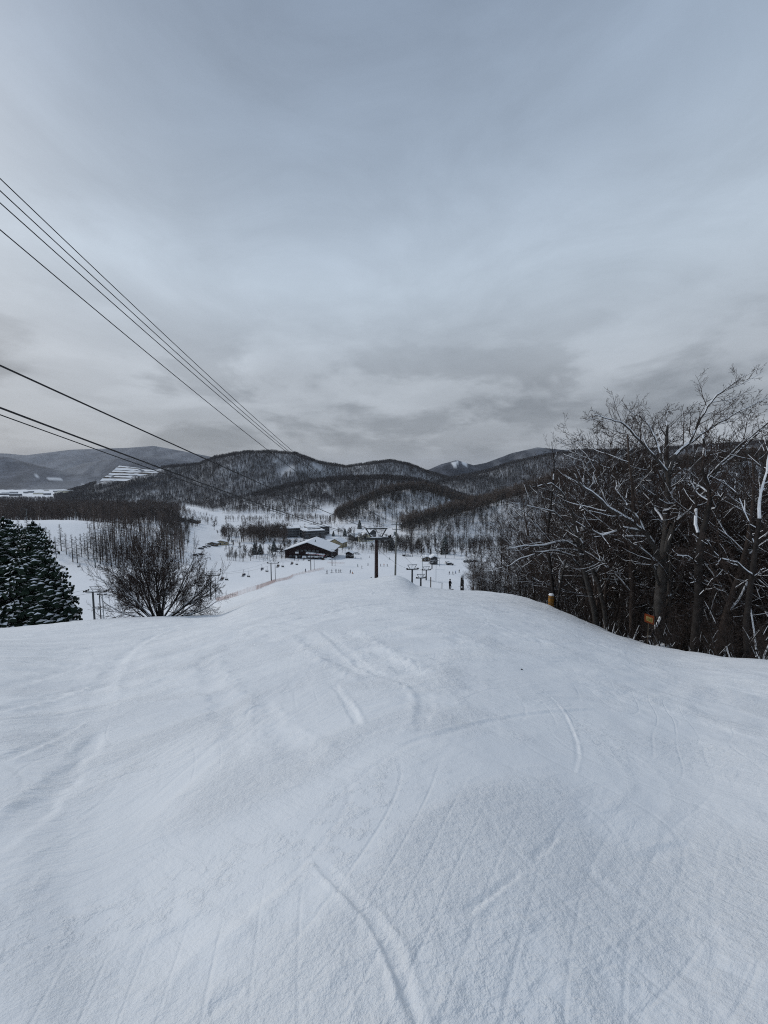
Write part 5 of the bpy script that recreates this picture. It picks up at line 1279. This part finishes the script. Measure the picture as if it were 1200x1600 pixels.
# ------------------------------------------------------------------ people
def skin_body(name, J, E, R):
    me = bpy.data.meshes.new(name); me.from_pydata(J, E, []); o = bpy.data.objects.new(name, me); C.objects.link(o)
    o.modifiers.new('skin', 'SKIN'); sv = me.skin_vertices[0].data
    for i, r_ in enumerate(R): sv[i].radius = (r_, r_ * .85)
    sv[0].use_root = True
    o.modifiers.new('sub', 'SUBSURF').levels = 1
    dg = bpy.context.evaluated_depsgraph_get(); dg.update(); m2 = bpy.data.meshes.new_from_object(o.evaluated_get(dg)); m2.name = name
    C.objects.unlink(o); bpy.data.objects.remove(o); return m2
stJ = [(0, 0, .95), (0, .02, 1.2), (0, .03, 1.42), (0, .02, 1.52), (0, -.02, 1.66), (.17, .02, 1.40), (.27, -.03, 1.16), (.24, -.2, .98), (-.17, .02, 1.40), (-.27, -.03, 1.16), (-.24, -.2, .98),
       (.12, 0, .85), (.15, -.07, .48), (.16, .02, .1), (.16, -.14, .05), (-.12, 0, .85), (-.15, -.07, .48), (-.16, .02, .1), (-.16, -.14, .05)]
stE = [(0, 1), (1, 2), (2, 3), (3, 4), (2, 5), (5, 6), (6, 7), (2, 8), (8, 9), (9, 10), (0, 11), (11, 12), (12, 13), (13, 14), (0, 15), (15, 16), (16, 17), (17, 18)]
stR = [.17, .17, .16, .07, .12, .085, .07, .055, .085, .07, .055, .12, .09, .075, .06, .12, .09, .075, .06]
siJ = [(0, 0, 0), (0, .04, .25), (0, .05, .46), (0, .03, .56), (0, -.02, .70), (.17, .03, .43), (.25, -.1, .22), (.14, -.32, .18), (-.17, .03, .43), (-.25, -.1, .22), (-.14, -.32, .18),
       (.11, -.12, -.01), (.14, -.48, .0), (.15, -.5, -.42), (.15, -.64, -.46), (-.11, -.12, -.01), (-.14, -.48, .0), (-.15, -.5, -.42), (-.15, -.64, -.46)]
def dress(me, jacket, pants, z_hip, z_head):
    me = me.copy(); me.materials.clear()
    for m in (jacket, pants, M['skin']): me.materials.append(m)
    co = np.zeros(len(me.vertices) * 3); me.vertices.foreach_get('co', co); co = co.reshape(-1, 3)
    idx = []
    for p_ in me.polygons:
        c = co[list(p_.vertices)].mean(0); idx.append(2 if c[2] > z_head else (1 if (c[2] < z_hip and abs(c[0]) < .23) else 0))
    me.polygons.foreach_set('material_index', idx); me.polygons.foreach_set('use_smooth', [True] * len(idx)); return me
ST, SI = skin_body('person_standing', stJ, stE, stR), skin_body('person_sitting', siJ, stE, stR)
cache = {}
def person(loc, rz, jc, pc, label, gear='ski', sit=False, group=None, scale=1.05):
    key = (jc, pc, sit)
    if key not in cache: cache[key] = dress(SI if sit else ST, CLOTH[jc], CLOTH[pc], -.0 if sit else .93, .58 if sit else 1.55)
    t = thing('person', label, 'person', loc, rz, group, scale); mobj('body', cache[key], t)
    z = .71 if sit else 1.68
    MB().lathe((0, 0, z), [(.10, -.02), (.125, .03), (.115, .09), (.06, .14), (.01, .155)], 10).build('helmet', CLOTH['black'], t, True)
    if gear == 'ski':
        for s in (-1, 1):
            x = s * .155; zz, yy = (-.5, -.6) if sit else (.0, 0)
            MB().add([(x - .05, yy + .75, zz), (x + .05, yy + .75, zz), (x + .05, yy - .8, zz), (x - .05, yy - .8, zz), (x, yy - .98, zz + .12), (x - .05, yy + .75, zz + .03), (x + .05, yy + .75, zz + .03), (x + .05, yy - .8, zz + .03), (x - .05, yy - .8, zz + .03)],
                     [(0, 1, 2, 3), (8, 7, 6, 5), (3, 2, 4), (4, 7, 8), (0, 5, 6, 1), (1, 6, 7, 2), (3, 8, 5, 0), (2, 7, 4), (4, 8, 3)]).build('ski', CLOTH['navy'], t)
            if not sit: MB().bar((s * .26, -.2, 1.0), (s * .34, .15, .02), .012, None, 5).build('pole', M['steel'], t)
    elif gear == 'board': MB().box((0, -.05 if not sit else -.6, .02 if not sit else -.5), (1.5 if not sit else 1.4, .27, .03)).build('snowboard', CLOTH['black'], t)
    return t
q = P(703, 920, 66); q.z = gz(q.x, q.y)
person(q, .6, 'black', 'black', 'snowboarder in black standing on the brow, nearest person', 'board', scale=1.08)
cols = ['navy', 'black', 'red', 'blue', 'grey', 'olive', 'orange', 'green', 'brown', 'purple', 'teal']
PL = [(511, 896.5, 'navy', 'leftmost skier of the row crossing the lower piste'), (518.5, 895, 'black', 'second skier from the left in the row on the lower piste'), (525, 894.5, 'grey', 'middle skier of the row on the lower piste'), (529.5, 895, 'brown', 'fourth skier in the row on the lower piste'),
      (532.5, 895, 'black', 'last skier at the right end of the row'), (547.5, 896, 'navy', 'skier standing beside the one sitting on the snow'), (559, 886, 'teal', 'skier in teal left of the nearest lift tower'), (565.5, 888, 'black', 'skier just below the one in teal'), (575, 884, 'navy', 'skier closest to the left side of the nearest tower'),
      (577, 871.5, 'black', 'skier high on the flats left of the nearest tower'), (564, 874, 'green', 'skier in green on the flats by the cabin'), (555, 873, 'blue', 'skier nearest the small dark cabin'), (594.5, 885.5, 'black', 'left skier of the three just right of the nearest tower'), (600, 885, 'orange', 'middle skier of the three right of the nearest tower'), (605, 885.5, 'grey', 'right skier of the three beyond the nearest tower'),
      (608.5, 874.5, 'teal', 'lone skier left of the utility pole'), (702, 898, 'navy', 'left skier of those gathered beyond the snowboarder'), (707.5, 898, 'grey', 'skier in grey gathered beyond the snowboarder'), (712, 897, 'blue', 'skier in blue gathered beyond the snowboarder'), (717.5, 894.5, 'black', 'skier standing slightly above the gathered ones'),
      (345, 893.5, 'black', 'skier alone on the snow left of the chairlift cables'), (321.5, 875, 'navy', 'left skier below the parked cars'), (328.5, 875, 'brown', 'right skier below the parked cars'), (328, 868, 'red', 'skier closest to the parked cars'), (477.5, 894, 'navy', 'skier under the chairlift before the lodge'), (460, 876, 'black', 'left skier in front of the lodge'), (466, 877, 'red', 'skier in red in front of the lodge'), (472, 876, 'blue', 'skier in blue in front of the lodge')]
for px, py, c, lb in PL: person(hit(px, py), fr.uniform(0, 6.3), c, fr.choice(['black', 'navy', 'grey']), lb, 'ski' if fr.random() < .7 else 'board', False, 'skiers on the lower piste')
person(hit(550.5, 897) + Vector((0, 0, .35)), 1.0, 'orange', 'navy', 'snowboarder sitting on the snow of the lower piste', 'board', True, 'skiers on the lower piste')
for i, (a, rz) in enumerate(RIDERS):
    c_, s_ = math.cos(rz), math.sin(rz)
    for k in ((-.3, .3) if i % 3 else (0.05,)):
        off = Vector((k * c_, k * s_, -2.18)); person(a + off, rz, fr.choice(['black', 'navy', 'grey', 'brown']), 'black', 'dark clothed rider sitting on an occupied chair of the valley chairlift', 'ski', True, 'riders on the valley chairlift', 1.0)

# ------------------------------------------------------------------ air: one box of even haze round everything
hz = MB().box((0, 500, 390), (37000, 37000, 1040)).build('haze', [])
hm = bpy.data.materials.new('haze_air'); hm.use_nodes = True; hm.node_tree.nodes.clear()
ho = hm.node_tree.nodes.new('ShaderNodeOutputMaterial'); hv = hm.node_tree.nodes.new('ShaderNodeVolumePrincipled')
hv.inputs['Color'].default_value = (.80, .86, .97, 1); hv.inputs['Density'].default_value = 0.00003; hv.inputs['Anisotropy'].default_value = 0.0
hm.node_tree.links.new(hv.outputs[0], ho.inputs['Volume']); hz.data.materials.append(hm); setp(hz, 'thin cold haze paling the distant mountains', None, None, 'stuff')
